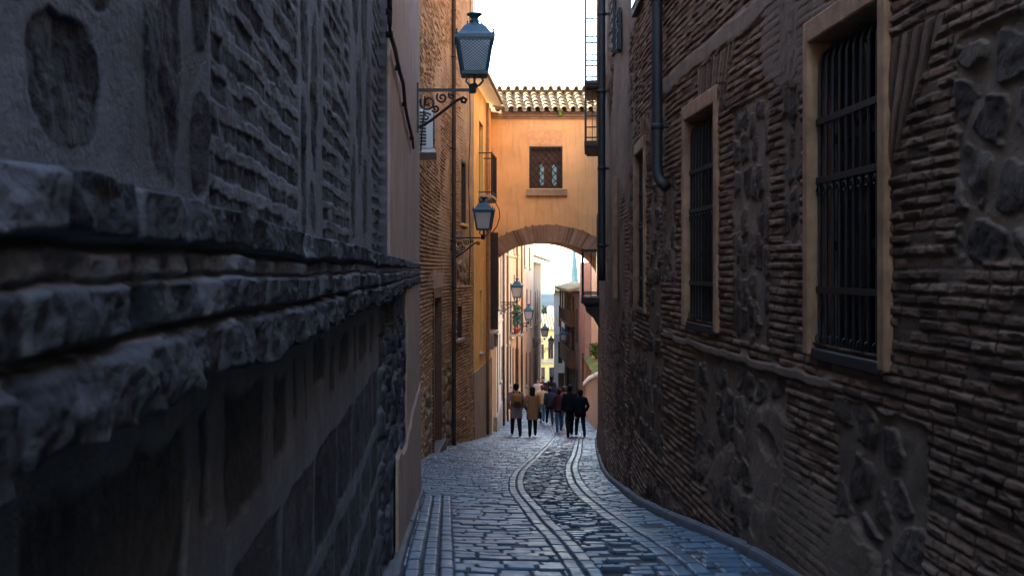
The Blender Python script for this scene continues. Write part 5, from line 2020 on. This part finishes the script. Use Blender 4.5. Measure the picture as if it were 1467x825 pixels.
RZ = 0.0
p1 = person(gp(739.5, 0, 33.3), R(3), 1.70, 'person in a knee length grey coat carrying a yellow backpack', c_grey, c_navy, s_brown, h_dark, dict(step=.13, armL='pocket', armR='pocket', lead=-1), coat=(.60, 1.0, c_grey))
p2 = person(gp(763, 0, 33.1), R(-3), 1.60, 'person in a camel coat with long dark hair and black boots', c_camel, c_black, s_black, h_dark, dict(step=.10, armL='pocket', armR='hang', lead=1), coat=(.60, 1.04, c_camel), hairlen='long')
p3 = person(gp(816.5, 0, 32.3), R(2), 1.62, 'taller of the two people in black walking side by side', c_black, c_black, s_black, h_dark, dict(step=.15, armL='hang', armR='pocket', lead=1), coat=(.84, 1.03, c_black), sx=1.06)
p4 = person(gp(831.5, 0, 32.2), R(6), 1.46, 'shorter of the two people in black with a bent right arm', c_black, c_navy, s_black, h_dark, dict(step=.12, armL='hang', armR='pocket', lead=-1), coat=(.74, 1.03, c_black), sx=1.04)
p5 = person(gp(801, 0, 36.6), R(0), 1.56, 'person in a dark wine jacket and blue jeans behind the pair in black', c_red, c_jean, s_brown, h_dark, dict(step=.14, armL='pocket', armR='hang', lead=1), coat=(.80, 1.02, c_red))
p6 = person(gp(808.5, 0, 39.5), R(-8), 1.62, 'person in a faded red top half hidden by the pair in black', c_maroon, c_jean2, s_black, h_brown, dict(step=.12, lead=-1))
p7 = person(gp(777, 0, 44), R(5), 1.60, 'person in a tan jacket and light jeans behind the camel coat', c_tan, c_jean2, s_brown, h_brown, dict(step=.12, armL='pocket', armR='pocket', lead=1), coat=(.80, 1.02, c_tan))
p8 = person(gp(787.5, 0, 42.5), R(0), 1.56, 'person in dark navy clothes in the middle of the distant crowd', c_navy, c_navy, s_black, h_dark, dict(step=.15, lead=-1), coat=(.72, 1.02, c_navy))
p9 = person(gp(771, 0, 54), R(180), 1.72, 'distant person in an off-white top coming up the street', c_white, c_jean, s_black, h_brown, dict(step=.14, lead=1))
p10 = person(gp(777.5, 0, 55.5), R(176), 1.78, 'tallest distant person in a wine top coming up the street', c_red, c_navy, s_black, h_dark, dict(step=.14, lead=-1))
p11 = person(gp(790, 0, 57), R(0), 1.80, 'farthest dark dressed person beyond the navy one in the crowd', c_black, c_navy, s_black, h_dark, dict(step=.14, lead=1), coat=(.8, 1.02, c_black))
p12 = person(gp(794, 0, 48), R(4), 1.66, 'person with a dark jacket and blue trousers between the navy and wine jackets', c_navy, c_jean, s_black, h_brown, dict(step=.14, lead=-1), coat=(.82, 1.02, c_navy))

# backpack worn by the grey coat
BP = thing('backpack', 'yellow brown backpack on the back of the person in the grey coat', 'backpack', p1.location, R(3))
M['pack'] = cloth('ochre_canvas', (.33, .17, .03))
M['pack_d'] = cloth('dark_canvas', (.06, .04, .02))
s = 1.70 / 1.72
b = MB()
rings = []
for z, w, d in ((.98, .10, .07), (1.0, .135, .10), (1.15, .15, .125), (1.32, .145, .11), (1.40, .11, .08), (1.42, .07, .05)):
    rings.append([((w * math.copysign(abs(math.cos(a)) ** .6, math.cos(a))) * s, (-.15 - .07 + d * math.copysign(abs(math.sin(a)) ** .6, math.sin(a))) * s, z * s) for a in np.linspace(0, 2 * math.pi, 17)[:-1]])
b.loft(rings)
b.build('bag', M['pack'], BP, True)
b = MB()
b.box(-.10 * s, .10 * s, -.385 * s, -.33 * s, 1.03 * s, 1.19 * s)
b.build('pocket', M['pack_d'], BP, False, .015)
b = MB()
for e in (-1, 1):
    b.tube([(e * .09 * s, -.16 * s, 1.38 * s), (e * .10 * s, -.08 * s, 1.475 * s), (e * .12 * s, .05 * s, 1.46 * s), (e * .13 * s, .14 * s, 1.34 * s), (e * .15 * s, .13 * s, 1.18 * s), (e * .17 * s, -.02 * s, 1.06 * s), (e * .12 * s, -.16 * s, 1.03 * s)], .018 * s, 6, None, True, 1.0)
b.build('strap', M['pack_d'], BP, True)
HBG = thing('handbag', 'dark handbag at the right side of the person in the camel coat', 'handbag', p2.location, R(-3))
b = MB()
b.loft([[(.24 + x * w, .0 + y * .11, z) for x, y in ((-1, -1), (1, -1), (1, 1), (-1, 1))] for z, w in ((.60, .045), (.63, .06), (.80, .05), (.84, .035))])
b.build('bag', s_black, HBG, False, .02)
b = MB()
b.tube([(.24, -.08, .83), (.235, -.06, .98), (.17, -.02, 1.37), (.10, 0, 1.45), (.17, .03, 1.37), (.235, .06, .98), (.24, .08, .83)], .008, 5)
b.build('strap', s_black, HBG, True)

# ================================================================== LIGHT, SKY, CAMERA
to_sun = Vector((-.80, .35, .46)).normalized()
elev = math.asin(to_sun.z)
azim = math.atan2(to_sun.x, to_sun.y)
sd = bpy.data.lights.new('sun', 'SUN')
sd.energy = 2.6
sd.angle = R(.5)
sd.color = (1.0, .86, .68)
so = bpy.data.objects.new('sun', sd)
COL.objects.link(so)
so.rotation_euler = (-to_sun).to_track_quat('-Z', 'Y').to_euler()
so.location = to_sun * 60

w = bpy.data.worlds.new('World')
scene.world = w
w.use_nodes = True
t = w.node_tree
bg = t.nodes['Background']
sky = t.nodes.new('ShaderNodeTexSky')
sky.sky_type = 'NISHITA'
sky.sun_disc = False
sky.sun_elevation = elev
sky.sun_rotation = azim
sky.altitude = 500
sky.air_density = 1.0
sky.dust_density = 1.4
sky.ozone_density = .35
tc = t.nodes.new('ShaderNodeTexCoord')
sx_ = t.nodes.new('ShaderNodeSeparateXYZ')
mx_ = t.nodes.new('ShaderNodeMath')
mx_.operation = 'MAXIMUM'
mx_.inputs[1].default_value = .015
cx_ = t.nodes.new('ShaderNodeCombineXYZ')
t.links.new(tc.outputs['Generated'], sx_.inputs[0])
t.links.new(sx_.outputs[0], cx_.inputs[0])
t.links.new(sx_.outputs[1], cx_.inputs[1])
t.links.new(sx_.outputs[2], mx_.inputs[0])
t.links.new(mx_.outputs[0], cx_.inputs[2])
t.links.new(cx_.outputs[0], sky.inputs[0])
t.links.new(sky.outputs[0], bg.inputs['Color'])
bg.inputs['Strength'].default_value = .12

cd = bpy.data.cameras.new('camera')
cd.lens = 36.0
cd.sensor_width = 36.0
cd.shift_x = (733.5 - VX) / F
cd.shift_y = (VY - 412.5) / F
cd.clip_start = .05
cd.clip_end = 4000
cd.dof.use_dof = True
cd.dof.focus_distance = 22
cd.dof.aperture_fstop = 16.0
co = bpy.data.objects.new('camera', cd)
COL.objects.link(co)
co.location = (0, 0, 0)
co.rotation_euler = (R(90), 0, 0)
scene.camera = co

scene.view_settings.view_transform = 'Standard'
scene.view_settings.look = 'None'
scene.view_settings.exposure = 4.0
scene.view_settings.gamma = 1
scene.cycles.use_denoising = True
scene.cycles.denoiser = 'OPENIMAGEDENOISE'
scene.cycles.max_bounces = 8
scene.cycles.diffuse_bounces = 6
scene.cycles.glossy_bounces = 3
scene.cycles.use_adaptive_sampling = True
